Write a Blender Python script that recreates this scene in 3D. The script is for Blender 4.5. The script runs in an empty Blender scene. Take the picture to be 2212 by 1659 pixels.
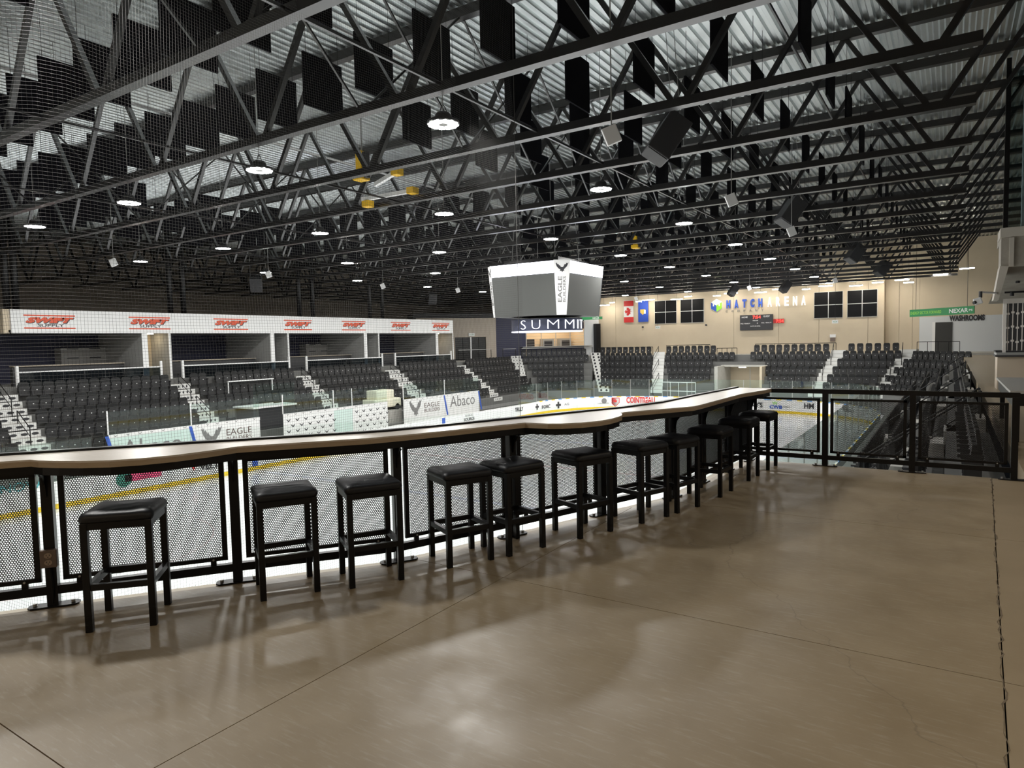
import bpy, bmesh, math, random
from mathutils import Vector, Matrix
random.seed(7)
R = math.radians
S = bpy.context.scene
C = S.collection

# ------------------------------------------------------------------ camera
F, CX, CY, H = 1450.0, 1106.0, 829.5, 1.78
def _v(x, y): return Vector((x - CX, y - CY, F)).normalized()
_Y = _v(2055, 720); _X = -_v(-1070, 786)
_X = (_X - _Y * _X.dot(_Y)).normalized(); _Z = _X.cross(_Y)
M = Matrix((_X, _Y, _Z))                       # camera (right, down, forward) -> world
cam = bpy.data.cameras.new('camera'); camo = bpy.data.objects.new('camera', cam); C.objects.link(camo)
cam.sensor_fit = 'HORIZONTAL'; cam.sensor_width = 36; cam.lens = F / 2212 * 36; cam.clip_end = 300; cam.clip_start = .05
rt, dn, fw = M.col[0], M.col[1], M.col[2]
camo.matrix_world = Matrix((( rt[0], -dn[0], -fw[0], 0), (rt[1], -dn[1], -fw[1], 0), (rt[2], -dn[2], -fw[2], H), (0, 0, 0, 1)))
S.camera = camo
S.view_settings.view_transform = 'Standard'; S.view_settings.look = 'None'
S.view_settings.gamma = 1; S.view_settings.use_curve_mapping = False
S.view_settings.exposure = 0.0
S.cycles.transparent_max_bounces = 40
S.cycles.max_bounces = 6; S.cycles.diffuse_bounces = 3; S.cycles.glossy_bounces = 3; S.cycles.adaptive_threshold = .03
W = bpy.data.worlds.new('world'); S.world = W; W.use_nodes = True
W.node_tree.nodes['Background'].inputs[0].default_value = (.8, .85, 1, 1)
W.node_tree.nodes['Background'].inputs[1].default_value = .004
LED_POWER = 520.0       # emission of the high bay rings
TUBE_POWER = 80.0       # linear lamps along the far wall
PENDANT_POWER = 62.0    # lamps above the mezzanine

# ------------------------------------------------------------------ photo pixel -> place (needs the plane a thing touches)
def ray(x, y): return M @ Vector(((x - CX) / F, (y - CY) / F, 1))
EYE = Vector((0, 0, H))
def gz(x, y, z=0.): d = ray(x, y); return EYE + d * ((z - H) / d.z)
def onX(x, y, X): d = ray(x, y); return EYE + d * (X / d.x)
def onY(x, y, Y): d = ray(x, y); return EYE + d * (Y / d.y)
def proj(p):
    c = M.transposed() @ (Vector(p) - EYE)
    return (CX + F * c.x / c.z, CY + F * c.y / c.z, c.z) if c.z > .1 else (-9e3, -9e3, -1)
def on_plane(x, y, P, n):
    d = ray(x, y); n = Vector(n); return EYE + d * ((Vector(P) - EYE).dot(n) / d.dot(n))

# ------------------------------------------------------------------ materials
MATS = {}
def mat(name, col=(.5, .5, .5), rough=.5, metal=0., emit=0., emcol=None, noise=None, bump=None, spec=None, coat=0., stretch=None, rnoise=None):
    if name in MATS: return MATS[name]
    m = bpy.data.materials.new(name); m.use_nodes = True; nt = m.node_tree; b = nt.nodes['Principled BSDF']
    b.inputs['Base Color'].default_value = (*col, 1); b.inputs['Roughness'].default_value = rough; b.inputs['Metallic'].default_value = metal
    if spec is not None: b.inputs['Specular IOR Level'].default_value = spec
    if coat: b.inputs['Coat Weight'].default_value = coat
    if emit:
        b.inputs['Emission Color'].default_value = (*(emcol or col), 1); b.inputs['Emission Strength'].default_value = emit
    vec = None
    if noise or bump or rnoise:
        tc = nt.nodes.new('ShaderNodeTexCoord'); mp = nt.nodes.new('ShaderNodeMapping'); nt.links.new(tc.outputs['Object'], mp.inputs[0])
        if stretch: mp.inputs['Scale'].default_value = stretch
        vec = mp.outputs[0]
    if noise:
        sc, col2, lo, hi = noise
        n = nt.nodes.new('ShaderNodeTexNoise'); n.inputs['Scale'].default_value = sc; n.inputs['Detail'].default_value = 6; n.inputs['Roughness'].default_value = .6
        r = nt.nodes.new('ShaderNodeValToRGB'); r.color_ramp.elements[0].position = lo; r.color_ramp.elements[1].position = hi
        r.color_ramp.elements[0].color = (*col, 1); r.color_ramp.elements[1].color = (*col2, 1)
        nt.links.new(vec, n.inputs['Vector']); nt.links.new(n.outputs['Fac'], r.inputs[0]); nt.links.new(r.outputs[0], b.inputs['Base Color'])
    if rnoise:
        sc, lo, hi = rnoise
        n = nt.nodes.new('ShaderNodeTexNoise'); n.inputs['Scale'].default_value = sc; n.inputs['Detail'].default_value = 5
        r = nt.nodes.new('ShaderNodeMapRange'); r.inputs[1].default_value = .3; r.inputs[2].default_value = .7; r.inputs[3].default_value = lo; r.inputs[4].default_value = hi
        nt.links.new(vec, n.inputs['Vector']); nt.links.new(n.outputs['Fac'], r.inputs[0]); nt.links.new(r.outputs[0], b.inputs['Roughness'])
    if bump:
        sc, st = bump
        n = nt.nodes.new('ShaderNodeTexNoise'); n.inputs['Scale'].default_value = sc; n.inputs['Detail'].default_value = 4
        bp = nt.nodes.new('ShaderNodeBump'); bp.inputs['Strength'].default_value = st; bp.inputs['Distance'].default_value = .01
        nt.links.new(vec, n.inputs['Vector']); nt.links.new(n.outputs['Fac'], bp.inputs['Height']); nt.links.new(bp.outputs[0], b.inputs['Normal'])
    MATS[name] = m; return m

def glass_mat(name, tint, refl=1.0):
    m = bpy.data.materials.new(name); m.use_nodes = True; nt = m.node_tree; nt.nodes.clear()
    o = nt.nodes.new('ShaderNodeOutputMaterial'); t = nt.nodes.new('ShaderNodeBsdfTransparent'); g = nt.nodes.new('ShaderNodeBsdfGlossy')
    t.inputs[0].default_value = (*tint, 1); g.inputs['Roughness'].default_value = .02
    fr = nt.nodes.new('ShaderNodeLayerWeight'); fr.inputs[0].default_value = .5; mx = nt.nodes.new('ShaderNodeMixShader')
    pw = nt.nodes.new('ShaderNodeMath'); pw.operation = 'POWER'; pw.inputs[1].default_value = 4.0
    mu = nt.nodes.new('ShaderNodeMath'); mu.operation = 'MULTIPLY_ADD'; mu.inputs[1].default_value = refl * .8; mu.inputs[2].default_value = .03 * refl
    nt.links.new(fr.outputs['Facing'], pw.inputs[0]); nt.links.new(pw.outputs[0], mu.inputs[0]); nt.links.new(mu.outputs[0], mx.inputs[0])
    nt.links.new(t.outputs[0], mx.inputs[1]); nt.links.new(g.outputs[0], mx.inputs[2]); nt.links.new(mx.outputs[0], o.inputs[0])
    MATS[name] = m; return m

def concrete_floor():
    m = mat('polished_concrete', (.27, .208, .13), .36, noise=(1.6, (.355, .285, .19), .25, .75), rnoise=(2.3, .3, .5), bump=(60, .02))
    nt = m.node_tree; b = nt.nodes['Principled BSDF']
    # fine scuffs and pale scratches, wandering hairline cracks
    tc = nt.nodes.new('ShaderNodeTexCoord'); mp = nt.nodes.new('ShaderNodeMapping'); mp.inputs['Rotation'].default_value = (0, 0, .6); mp.inputs['Scale'].default_value = (1.2, 9, 1)
    nt.links.new(tc.outputs['Object'], mp.inputs[0])
    n = nt.nodes.new('ShaderNodeTexNoise'); n.inputs['Scale'].default_value = 5; n.inputs['Detail'].default_value = 8; n.inputs['Roughness'].default_value = .7
    nt.links.new(mp.outputs[0], n.inputs['Vector'])
    rp = nt.nodes.new('ShaderNodeMapRange'); rp.inputs[1].default_value = .52; rp.inputs[2].default_value = .75; rp.inputs[3].default_value = 0; rp.inputs[4].default_value = .75
    nt.links.new(n.outputs['Fac'], rp.inputs[0])
    mx = nt.nodes.new('ShaderNodeMix'); mx.data_type = 'RGBA'; mx.inputs[7].default_value = (.42, .37, .29, 1)
    old = b.inputs['Base Color'].links[0].from_socket
    nt.links.new(rp.outputs[0], mx.inputs[0]); nt.links.new(old, mx.inputs[6])
    wn = nt.nodes.new('ShaderNodeTexNoise'); wn.inputs['Scale'].default_value = 2.2; wn.inputs['Detail'].default_value = 6
    nt.links.new(tc.outputs['Object'], wn.inputs['Vector'])
    wa = nt.nodes.new('ShaderNodeMix'); wa.data_type = 'RGBA'; wa.inputs[0].default_value = .32
    nt.links.new(tc.outputs['Object'], wa.inputs[6]); nt.links.new(wn.outputs['Color'], wa.inputs[7])
    vo = nt.nodes.new('ShaderNodeTexVoronoi'); vo.feature = 'DISTANCE_TO_EDGE'; vo.inputs['Scale'].default_value = .34
    nt.links.new(wa.outputs[2], vo.inputs['Vector'])
    cr = nt.nodes.new('ShaderNodeMapRange'); cr.inputs[1].default_value = .0; cr.inputs[2].default_value = .0016; cr.inputs[3].default_value = .38; cr.inputs[4].default_value = 0
    nt.links.new(vo.outputs['Distance'], cr.inputs[0])
    m2 = nt.nodes.new('ShaderNodeMix'); m2.data_type = 'RGBA'; m2.inputs[7].default_value = (.1, .08, .06, 1)
    nt.links.new(cr.outputs[0], m2.inputs[0]); nt.links.new(mx.outputs[2], m2.inputs[6]); nt.links.new(m2.outputs[2], b.inputs['Base Color'])
    return m

FLOOR = concrete_floor()
WALK = mat('walkway_concrete', (.31, .245, .16), .36, noise=(2.0, (.38, .305, .21), .2, .8), bump=(50, .02))
BLACK = mat('black_steel', (.005, .005, .006), .36, spec=.3)
TRUSS = mat('black_truss_paint', (.007, .007, .008), .28, spec=1.0)
VINYL = mat('black_vinyl', (.006, .007, .011), .44, spec=.4, bump=(90, .08))
OAK = mat('pale_oak_laminate', (.57, .51, .44), .3, noise=(6, (.65, .59, .52), .3, .7), stretch=(1, 9, 1))
OAKEDGE = mat('oak_edge_band', (.36, .27, .18), .4, noise=(6, (.42, .33, .23), .3, .7), stretch=(1, 1, 8))
DECK = mat('galvanised_deck', (.66, .70, .70), .3, metal=1.0, rnoise=(4, .28, .40))
BAFFLE = mat('black_acoustic_felt', (.006, .006, .008), .95, spec=.1)
BEIGE = mat('beige_panel_wall', (.56, .47, .345), .6, noise=(.7, (.6, .51, .38), .3, .7))
LEFTW = mat('shaded_beige_wall', (.42, .36, .30), .7, noise=(.7, (.46, .40, .33), .3, .7))  # darker copy of the beige wall, its weak light put into the colour
WHITE = mat('white_panel', (.78, .78, .78), .4)
GREYW = mat('grey_partition', (.36, .36, .35), .6)
COOLW = mat('cool_white_wall', (.62, .64, .66), .6)
NAVY = mat('navy_wall', (.02, .022, .055), .6)
DARK = mat('charcoal', (.03, .03, .033), .5)
SEATM = mat('dark_seat_plastic', (.010, .010, .011), .55)
PANM = mat('seat_pan_plastic', (.008, .008, .009), .55)
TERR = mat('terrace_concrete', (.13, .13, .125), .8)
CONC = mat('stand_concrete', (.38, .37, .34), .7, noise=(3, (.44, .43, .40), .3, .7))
BULK = mat('raw_concrete', (.30, .27, .23), .7, noise=(2.5, (.4, .37, .32), .3, .7), bump=(30, .05))
RISER = mat('white_riser', (.72, .72, .70), .5)
ICE = mat('rink_ice', (.83, .86, .88), .14, noise=(.5, (.87, .89, .9), .3, .7))
BOARD = mat('white_dasher_board', (.80, .81, .81), .35)
YELLOW = mat('yellow_kick_plate', (.78, .55, .02), .4)
HOISTY = mat('yellow_hoist', (.80, .48, .02), .4)
BLUE = mat('line_blue', (.03, .10, .48), .4)
RED = mat('print_red', (.62, .03, .03), .5)
SWIFTR = mat('orange_red_print', (.68, .09, .035), .5)
INK = mat('dark_print', (.03, .03, .035), .5)
GREYINK = mat('grey_print', (.20, .20, .20), .5)
BROWNINK = mat('brown_print', (.13, .09, .08), .5)
GREEN = mat('banner_green', (.02, .24, .07), .5)
LIME = mat('lime_print', (.25, .6, .08), .5)
HBLUE = mat('sign_blue', (.03, .09, .48), .4)
HGREEN = mat('sign_green', (.28, .70, .04), .4)
SIGNW = mat('white_letter_added_glow', (.9, .9, .9), .4, emit=.9)  # glow put into the letter colour so ARENA stands out from the wall
LEDW = mat('led_white', (1, 1, 1), .5, emit=LED_POWER, emcol=(1, .985, .95))
TUBE = mat('tube_white', (1, 1, 1), .5, emit=TUBE_POWER, emcol=(1, .93, .80))
TUBE2 = mat('cove_tube', (1, 1, 1), .5, emit=9, emcol=(1, .95, .82))
BAND = mat('led_band', (.9, .9, 1), .5, emit=5.0, emcol=(.86, .88, 1))
SCREEN = mat('dark_led_screen', (.075, .078, .075), .45)
SUMW = mat('lit_letter', (1, 1, 1), .5, emit=1.4, emcol=(.93, .95, 1))
RINGM = mat('ring_screen', (.035, .04, .07), .4, emit=.03, emcol=(.3, .35, .6))
REDLED = mat('red_led', (1, .05, .03), .5, emit=3, emcol=(1, .04, .03))
GALV = mat('galvanised_rod', (.45, .45, .44), .4, metal=.6)
NETM = mat('net_cord', (.085, .083, .08), .8)
OUTM = mat('brown_steel_plate', (.16, .12, .10), .45, metal=.3)
SOCK = mat('tan_socket', (.36, .28, .22), .5)
SLOT = mat('dark_slot', (.02, .02, .02), .6)
KIOSKW = mat('kiosk_warm_wall', (.75, .60, .42), .6, emit=.0)
WINB = mat('black_window_glass', (.006, .006, .007), .5, spec=.15)
MULL = mat('white_mullion', (.72, .72, .70), .5)
APW = mat('white_plastic', (.80, .80, .80), .4)
GLASS = glass_mat('arena_glass', (.90, .965, .945))
GLASS2 = glass_mat('tall_glass', (.965, .985, .975), .6)
RAILG = glass_mat('grey_rail_glass', (.42, .47, .5), 1)
GLASSW = glass_mat('upper_glass', (.55, .62, .62), 3)
_GLOWW = mat('daylit_pane', (.8, .9, .9), .4, emit=.5, emcol=(.75, .9, .88))

# ------------------------------------------------------------------ mesh helpers
class MB:
    def __init__(s): s.v = []; s.f = []
    def add(s, vs, fs):
        n = len(s.v); s.v += [tuple(p) for p in vs]; s.f += [tuple(i + n for i in f) for f in fs]; return s
    def box(s, x0, x1, y0, y1, z0, z1):
        return s.add([(x, y, z) for z in (z0, z1) for y in (y0, y1) for x in (x0, x1)],
                     [(0, 2, 3, 1), (4, 5, 7, 6), (0, 1, 5, 4), (2, 6, 7, 3), (0, 4, 6, 2), (1, 3, 7, 5)])
    def obox(s, c, ax, ay, az):            # oriented box: centre and half-axis vectors
        c, ax, ay, az = Vector(c), Vector(ax), Vector(ay), Vector(az)
        return s.add([c + i * ax + j * ay + k * az for k in (-1, 1) for j in (-1, 1) for i in (-1, 1)],
                     [(0, 2, 3, 1), (4, 5, 7, 6), (0, 1, 5, 4), (2, 6, 7, 3), (0, 4, 6, 2), (1, 3, 7, 5)])
    def bar(s, a, b, w, h, up=(0, 0, 1)):  # box section between two points
        a, b = Vector(a), Vector(b); d = (b - a); t = d.normalized(); up = Vector(up)
        if abs(t.dot(up)) > .98: up = Vector((1, 0, 0))
        sd = t.cross(up).normalized(); u = sd.cross(t)
        return s.obox((a + b) / 2, d / 2, sd * w / 2, u * h / 2)
    def tube(s, pts, r, n=8, cap=True):
        pts = [Vector(p) for p in pts]; rings = []; prev = None
        for i, p in enumerate(pts):
            t = (pts[min(i + 1, len(pts) - 1)] - pts[max(i - 1, 0)]).normalized()
            ref = Vector((0, 0, 1)) if abs(t.z) < .95 else Vector((1, 0, 0))
            a = t.cross(ref).normalized() if prev is None else (prev - t * prev.dot(t)).normalized()
            prev = a; b = t.cross(a)
            rings.append([p + (a * math.cos(2 * math.pi * k / n) + b * math.sin(2 * math.pi * k / n)) * r for k in range(n)])
        vs = [q for g in rings for q in g]; fs = []
        for i in range(len(pts) - 1):
            for k in range(n): fs.append((i * n + k, i * n + (k + 1) % n, (i + 1) * n + (k + 1) % n, (i + 1) * n + k))
        if cap: fs += [tuple(range(n - 1, -1, -1)), tuple((len(pts) - 1) * n + k for k in range(n))]
        return s.add(vs, fs)
    def prism(s, poly, z0, z1):            # vertical prism over an xy polygon
        n = len(poly); vs = [(p[0], p[1], z0) for p in poly] + [(p[0], p[1], z1) for p in poly]
        return s.add(vs, [tuple(range(n - 1, -1, -1)), tuple(range(n, 2 * n))] + [(i, (i + 1) % n, n + (i + 1) % n, n + i) for i in range(n)])
    def plate(s, O, r, u, n, poly, d0, d1):  # extruded 2D polygon in plane (r,u) with normal n
        O, r, u, n = Vector(O), Vector(r), Vector(u), Vector(n); k = len(poly)
        vs = [O + r * p[0] + u * p[1] + n * d for d in (d0, d1) for p in poly]
        return s.add(vs, [tuple(range(k - 1, -1, -1)), tuple(range(k, 2 * k))] + [(i, (i + 1) % k, k + (i + 1) % k, k + i) for i in range(k)])
    def lathe(s, prof, n=16, c=(0, 0, 0)):
        c = Vector(c); m = len(prof)
        vs = [c + Vector((r * math.cos(2 * math.pi * k / n), r * math.sin(2 * math.pi * k / n), z)) for k in range(n) for r, z in prof]
        fs = [(k * m + i, ((k + 1) % n) * m + i, ((k + 1) % n) * m + i + 1, k * m + i + 1) for k in range(n) for i in range(m - 1)]
        return s.add(vs, fs)
    def build(s, name, m, parent=None, world=True, smooth=False, bevel=0.):
        me = bpy.data.meshes.new(name)
        vs = s.v
        if parent is not None and world:
            inv = pose(parent).inverted(); vs = [inv @ Vector(p) for p in vs]
        me.from_pydata(vs, [], s.f); me.materials.append(m)
        if smooth: me.polygons.foreach_set('use_smooth', [True] * len(me.polygons))
        o = bpy.data.objects.new(name, me); C.objects.link(o)
        if parent is not None: o.parent = parent
        if bevel:
            b = o.modifiers.new('bevel', 'BEVEL'); b.width = bevel; b.segments = 2; b.limit_method = 'ANGLE'
        return o
POSE = {}
def pose(o):                               # world matrix without a depsgraph update
    m = Matrix.LocRotScale(o.location, o.rotation_euler, o.scale)
    return pose(o.parent) @ m if o.parent else m
def tag(o, label, cat, group=None):
    o['label'] = label; o['category'] = cat
    if group: o['group'] = group
    return o
def thing(name, label, cat, loc=(0, 0, 0), rz=0., group=None):
    o = bpy.data.objects.new(name, None); C.objects.link(o); o.location = loc; o.rotation_euler = (0, 0, rz); o.empty_display_size = .2
    return tag(o, label, cat, group)
def struct(o, label=None, cat=None):
    o['kind'] = 'structure'
    if label: o['label'] = label
    if cat: o['category'] = cat
    return o
def sempty(name, loc=(0, 0, 0)):
    o = bpy.data.objects.new(name, None); C.objects.link(o); o.location = loc; o['kind'] = 'structure'; return o
def dup(root, loc, rz=0., label=None, parent=None):
    r = root.copy(); C.objects.link(r); r.location = loc; r.rotation_euler = (0, 0, rz); r.parent = parent
    if label: r['label'] = label
    for ch in root.children:
        c = ch.copy(); C.objects.link(c); c.parent = r
        for g in ch.children:
            d = g.copy(); C.objects.link(d); d.parent = c
    return r
def text(name, body, m, parent, O, r, u, w=None, h=None, depth=.01, shear=0., bold=0., align='C', spacing=1., lift=.003):
    cu = bpy.data.curves.new('t', 'FONT'); cu.body = body; cu.shear = shear; cu.offset = bold; cu.space_character = spacing; cu.resolution_u = 3
    ob = bpy.data.objects.new('t', cu); me0 = bpy.data.meshes.new_from_object(ob)
    vs = [v.co.copy() for v in me0.vertices]; fs = [tuple(p.vertices) for p in me0.polygons]
    bpy.data.objects.remove(ob); bpy.data.meshes.remove(me0); bpy.data.curves.remove(cu)
    x0 = min(v.x for v in vs); x1 = max(v.x for v in vs); y0 = min(v.y for v in vs); y1 = max(v.y for v in vs)
    sy = h / (y1 - y0) if h else None; sx = w / (x1 - x0) if w else None
    sx = sx or sy; sy = sy or sx
    O, r, u = Vector(O), Vector(r).normalized(), Vector(u).normalized(); n = r.cross(u)
    ax = (x0 + x1) / 2 if align == 'C' else x0; ay = (y0 + y1) / 2
    nv = len(vs); pts = []
    for d in (lift, lift + depth): pts += [O + r * (v.x - ax) * sx + u * (v.y - ay) * sy + n * d for v in vs]
    cnt = {}
    for f in fs:
        for i in range(len(f)):
            e = (f[i], f[(i + 1) % len(f)]); cnt[tuple(sorted(e))] = (cnt.get(tuple(sorted(e)), (0,))[0] + 1, e)
    F2 = [tuple(i + nv for i in f) for f in fs]
    F2 += [(e[0], e[1], e[1] + nv, e[0] + nv) for c, e in cnt.values() if c == 1]
    return MB().add(pts, F2).build(name, m, parent)

NUM = ['first', 'second', 'third', 'fourth', 'fifth', 'sixth', 'seventh', 'eighth', 'ninth', 'tenth', 'eleventh', 'twelfth', 'thirteenth', 'fourteenth', 'fifteenth', 'sixteenth', 'seventeenth', 'eighteenth', 'nineteenth', 'twentieth']
XU, YU, ZU = Vector((1, 0, 0)), Vector((0, 1, 0)), Vector((0, 0, 1))

# ------------------------------------------------------------------ shell of the building
ROOFZ = 9.82
b = MB(); x = -56.0; P = .27                     # corrugated deck, ribs along Y
prof = []
while x < 9.0:
    prof += [(x, ROOFZ + .075), (x + .095, ROOFZ + .075), (x + .135, ROOFZ), (x + .23, ROOFZ)]; x += P
vs = []
for yy in (-6.5, 78.0): vs += [(p[0], yy, p[1]) for p in prof]
n = len(prof); b.add(vs, [(i, i + n, i + n + 1, i + 1) for i in range(n - 1)])
b.box(-56, 9, -6.5, 78, ROOFZ + .2, ROOFZ + .3)
struct(b.build('ceiling', DECK))
def wall(name, x0, x1, y0, y1, z0, z1, m): return struct(MB().box(x0, x1, y0, y1, z0, z1).build(name, m))
wall('wall_left', -56, -55, -6, 78, -5, ROOFZ, LEFTW)
wall('wall_near', -56, 9, -7, -6, -5, ROOFZ, LEFTW)
wall('wall_right', 8, 9, -6, 78, -5, ROOFZ, COOLW)
wall('wall_back', -55, 8, 77, 78, -5, ROOFZ, BEIGE)
wf = sempty('wall_far', (-19, 68, .2))
edges = [onY(px, 700, 68).x for px in (1293, 1330, 1585, 1682, 1769, 1875)] + [-5.0]
for a, c in zip(edges[:-1], edges[1:]):
    up = 6.5 if c < -7 else ROOFZ
    MB().box(a + .012, c - .012, 68, 68.35, -.6, up).build('wall_panel', BEIGE, wf)
    if up < 7: MB().box(a + .012, c - .012, 68.02, 68.35, up, ROOFZ).build('upper_wall_panel', DARK, wf)
wf2 = sempty('wall_far_side', (0, 69, .2))
edges = [-5.0] + [onY(px, 700, 69).x for px in (1942, 1971, 1986)]
for a, c in zip(edges[:-1], edges[1:]):
    MB().box(a + .01, c - .01, 69, 69.35, -.6, ROOFZ).build('wall_panel', BEIGE, wf2)
MB().box(-5.35, -5.012, 68.36, 69, -.6, ROOFZ).build('wall_return', BEIGE, wf2)
zt = onY(2050, 683, 69).z
xg = onY(1986, 700, 69).x
MB().box(xg, 8, 68.9, 69.3, -.6, zt).build('grey_wall_panel', COOLW, wf2)
MB().box(xg, 8, 69, 69.35, zt, ROOFZ).build('wall_panel', BEIGE, wf2)
ZC = .2                                        # concourse level behind the stands
wall('floor_concourse_far', -32, 8, 64.7, 69, -1.2, ZC, CONC)
wall('floor_concourse_left', -55, -37.95, 2, 70, -4.4, .1, CONC)
wall('floor_concourse_corner', -45, -30.3, 65.5, 77, -3, ZC - .02, CONC)

# mezzanine slab, split at its saw-cut joints
def clip(poly, a, b_, c, keep):                # keep side of a*x+b*y+c
    out = []
    for i in range(len(poly)):
        p, q = poly[i], poly[(i + 1) % len(poly)]; dp = (a * p[0] + b_ * p[1] + c) * keep; dq = (a * q[0] + b_ * q[1] + c) * keep
        if dp >= 0: out.append(p)
        if dp * dq < 0:
            t = dp / (dp - dq); out.append((p[0] + (q[0] - p[0]) * t, p[1] + (q[1] - p[1]) * t))
    return out
EDGE = [(-7.9, -1.6), (-5.256, 2.03), (-3.77, 3.99), (-2.6, 7.2), (-2.45, 10.05), (.44, 10.02)]
mezz = sempty('floor')
slab = [(-7.9, -6)] + EDGE + [(-.08, -6)]
cells = [slab]
for (a, b_, c) in [(1, 0, 2.82), (0, 1, -4.13), (0, 1, -1.25), (0, 1, 1.6), (0, 1, -7.05)]:
    nxt = []
    for p in cells:
        for kp in (1, -1):
            q = clip(p, a, b_, c + (-.003 * kp), kp)
            if len(q) > 2: nxt.append(q)
    cells = nxt
for q in cells: MB().prism(q, -.3, 0).build('slab_panel', FLOOR, mezz)
MB().prism(slab, -.34, -.02).build('slab_bed', mat('dark_joint_grit', (.05, .04, .03), .9), mezz)  # dark bed seen in the gaps between slab panels
# pale slab nosing seen beyond the railing, and the ragged joint to the walkway
no = []
for p, q in zip(EDGE[:-1], EDGE[1:]): no.append((p, q))
b = MB()
for p, q in no[:4]:
    d = (Vector(q) - Vector(p)).normalized(); nn = Vector((-d.y, d.x)) * .1
    b.prism([p, q, (q[0] + nn.x, q[1] + nn.y), (p[0] + nn.x, p[1] + nn.y)], -.32, -.012)
b.build('slab_nosing', mat('pale_nosing', (.5, .44, .34), .5), mezz)
b = MB(); rag = []
yy = -6.0
while yy < 10: rag.append((.44 - .0325 * (10 - yy) + random.uniform(-.012, .014), yy)); yy += .07
for p, q in zip(rag[:-1], rag[1:]):
    w = random.uniform(.001, .006)
    b.add([(p[0] - w, p[1], .0015), (p[0] + w, p[1], .0015), (q[0] + w, q[1], .0015), (q[0] - w, q[1], .0015)], [(0, 1, 2, 3)])
b.build('ragged_joint', mat('crumbled_grout', (.16, .125, .085), .95), mezz)
walk = sempty('floor_walkway')
for y0, y1 in ((-6, 1.25), (1.25, 4.13), (4.13, 7.05), (7.05, 10.0), (10.0, 13), (13, 16), (16, 19), (19, 22), (22, 25), (25, 28), (28, 40), (40, 60), (60, 68.9)):
    jx = lambda y: (.446 - .0325 * (10 - y)) if y1 <= 10 else .8
    MB().prism([(jx(y0), y0 + .003), (8, y0 + .003), (8, y1 - .003), (jx(y1), y1 - .003)], -.3, 0).build('slab_panel', WALK, walk)

# ------------------------------------------------------------------ ice and boards
ZI = -4.44; ZB = ZI + 1.07
struct(MB().box(-34, 2, -6, 62, ZI - .3, ZI).build('floor_ice', ICE))
def ice_mark(name, m, b): return struct(b.build(name, m))
PALEB = mat('pale_ice_blue', (.70, .75, .88), .2); PALER = mat('pale_ice_red', (.86, .74, .76), .2)
for yb in (21.15, 36.39): ice_mark('ice_blue_line', PALEB, MB().box(-29.5, -4, yb - .15, yb + .15, ZI, ZI + .003))
ice_mark('ice_centre_line', PALER, MB().box(-29.5, -4, 28.62, 28.92, ZI, ZI + .003))
ice_mark('ice_goal_line', PALER, MB().box(-28, -5.5, 54.1, 54.16, ZI, ZI + .003))
def ring_mark(cx, cy, r, w):
    b = MB(); N = 48
    vs = [(cx + q * math.cos(2 * math.pi * k / N), cy + q * math.sin(2 * math.pi * k / N), ZI + .002) for k in range(N) for q in (r - w, r)]
    b.add(vs, [(2 * k, 2 * k + 1, 2 * ((k + 1) % N) + 1, 2 * ((k + 1) % N)) for k in range(N)]); return b
ice_mark('ice_centre_circle', PALEB, ring_mark(-16.7, 28.77, 4.5, .06))
for cx in (-23.4, -10.0):
    for cy in (9.5, 48.0): ice_mark('ice_faceoff_circle', PALER, ring_mark(cx, cy, 4.5, .06))

path = [(-29.6, y) for y in (9, 13.5, 15.1, 17.5, 20, 22.9, 24.6, 27, 29.5, 31.2, 32.9, 34.6, 37, 39.2, 41.2, 43.4, 46.2, 49)]
path += [(-21.1 - 8.5 * math.cos(a), 49 + 8.5 * math.sin(a)) for a in [math.pi / 2 * k / 8 for k in range(1, 9)]]
path += [(-18.9, 57.5), (-16.7, 57.5), (-14.5, 57.5), (-12.3, 57.5)]
path += [(-12.3 + 8.5 * math.sin(a), 49 + 8.5 * math.cos(a)) for a in [math.pi / 2 * k / 8 for k in range(1, 9)]]
path += [(-3.8, 49 - 2.43 * k) for k in range(1, 15)]
NR = len(path)
path += [(-4.2, 12.4), (-5.2, 10.2), (-6.3, 8.2), (-7.2, 6.6), (-8.56, 5.07), (-9.97, 3.5), (-11.5, 2.3), (-14, 1.2), (-17.5, .7), (-21.5, 1.2), (-25.8, 3.2), (-28.6, 6.2)]
boards = sempty('rink_boards', (-16.7, 28.8, ZI))
boards['label'] = 'white rink boards with yellow kick plate and clear glass'; 
CAPS = [mat('cap_white', (.8, .8, .78), .4), YELLOW, mat('cap_blue', (.12, .30, .62), .4)]
def hit_path(px, py):                           # where a pixel's ray meets the boards
    d = ray(px, py); best = None
    for p, q in zip(path, path[1:] + path[:1]):
        ex, ey = q[0] - p[0], q[1] - p[1]; den = d.x * ey - d.y * ex
        if abs(den) < 1e-9: continue
        t = (p[0] * ey - p[1] * ex) / den; s_ = (p[0] * d.y - p[1] * d.x) / den
        if t > 12 and -1e-6 <= s_ <= 1.000001:
            if best is None or t > best[0]: best = (t, Vector((q[0] - p[0], q[1] - p[1], 0)).normalized())
    return EYE + d * best[0], best[1]
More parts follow.
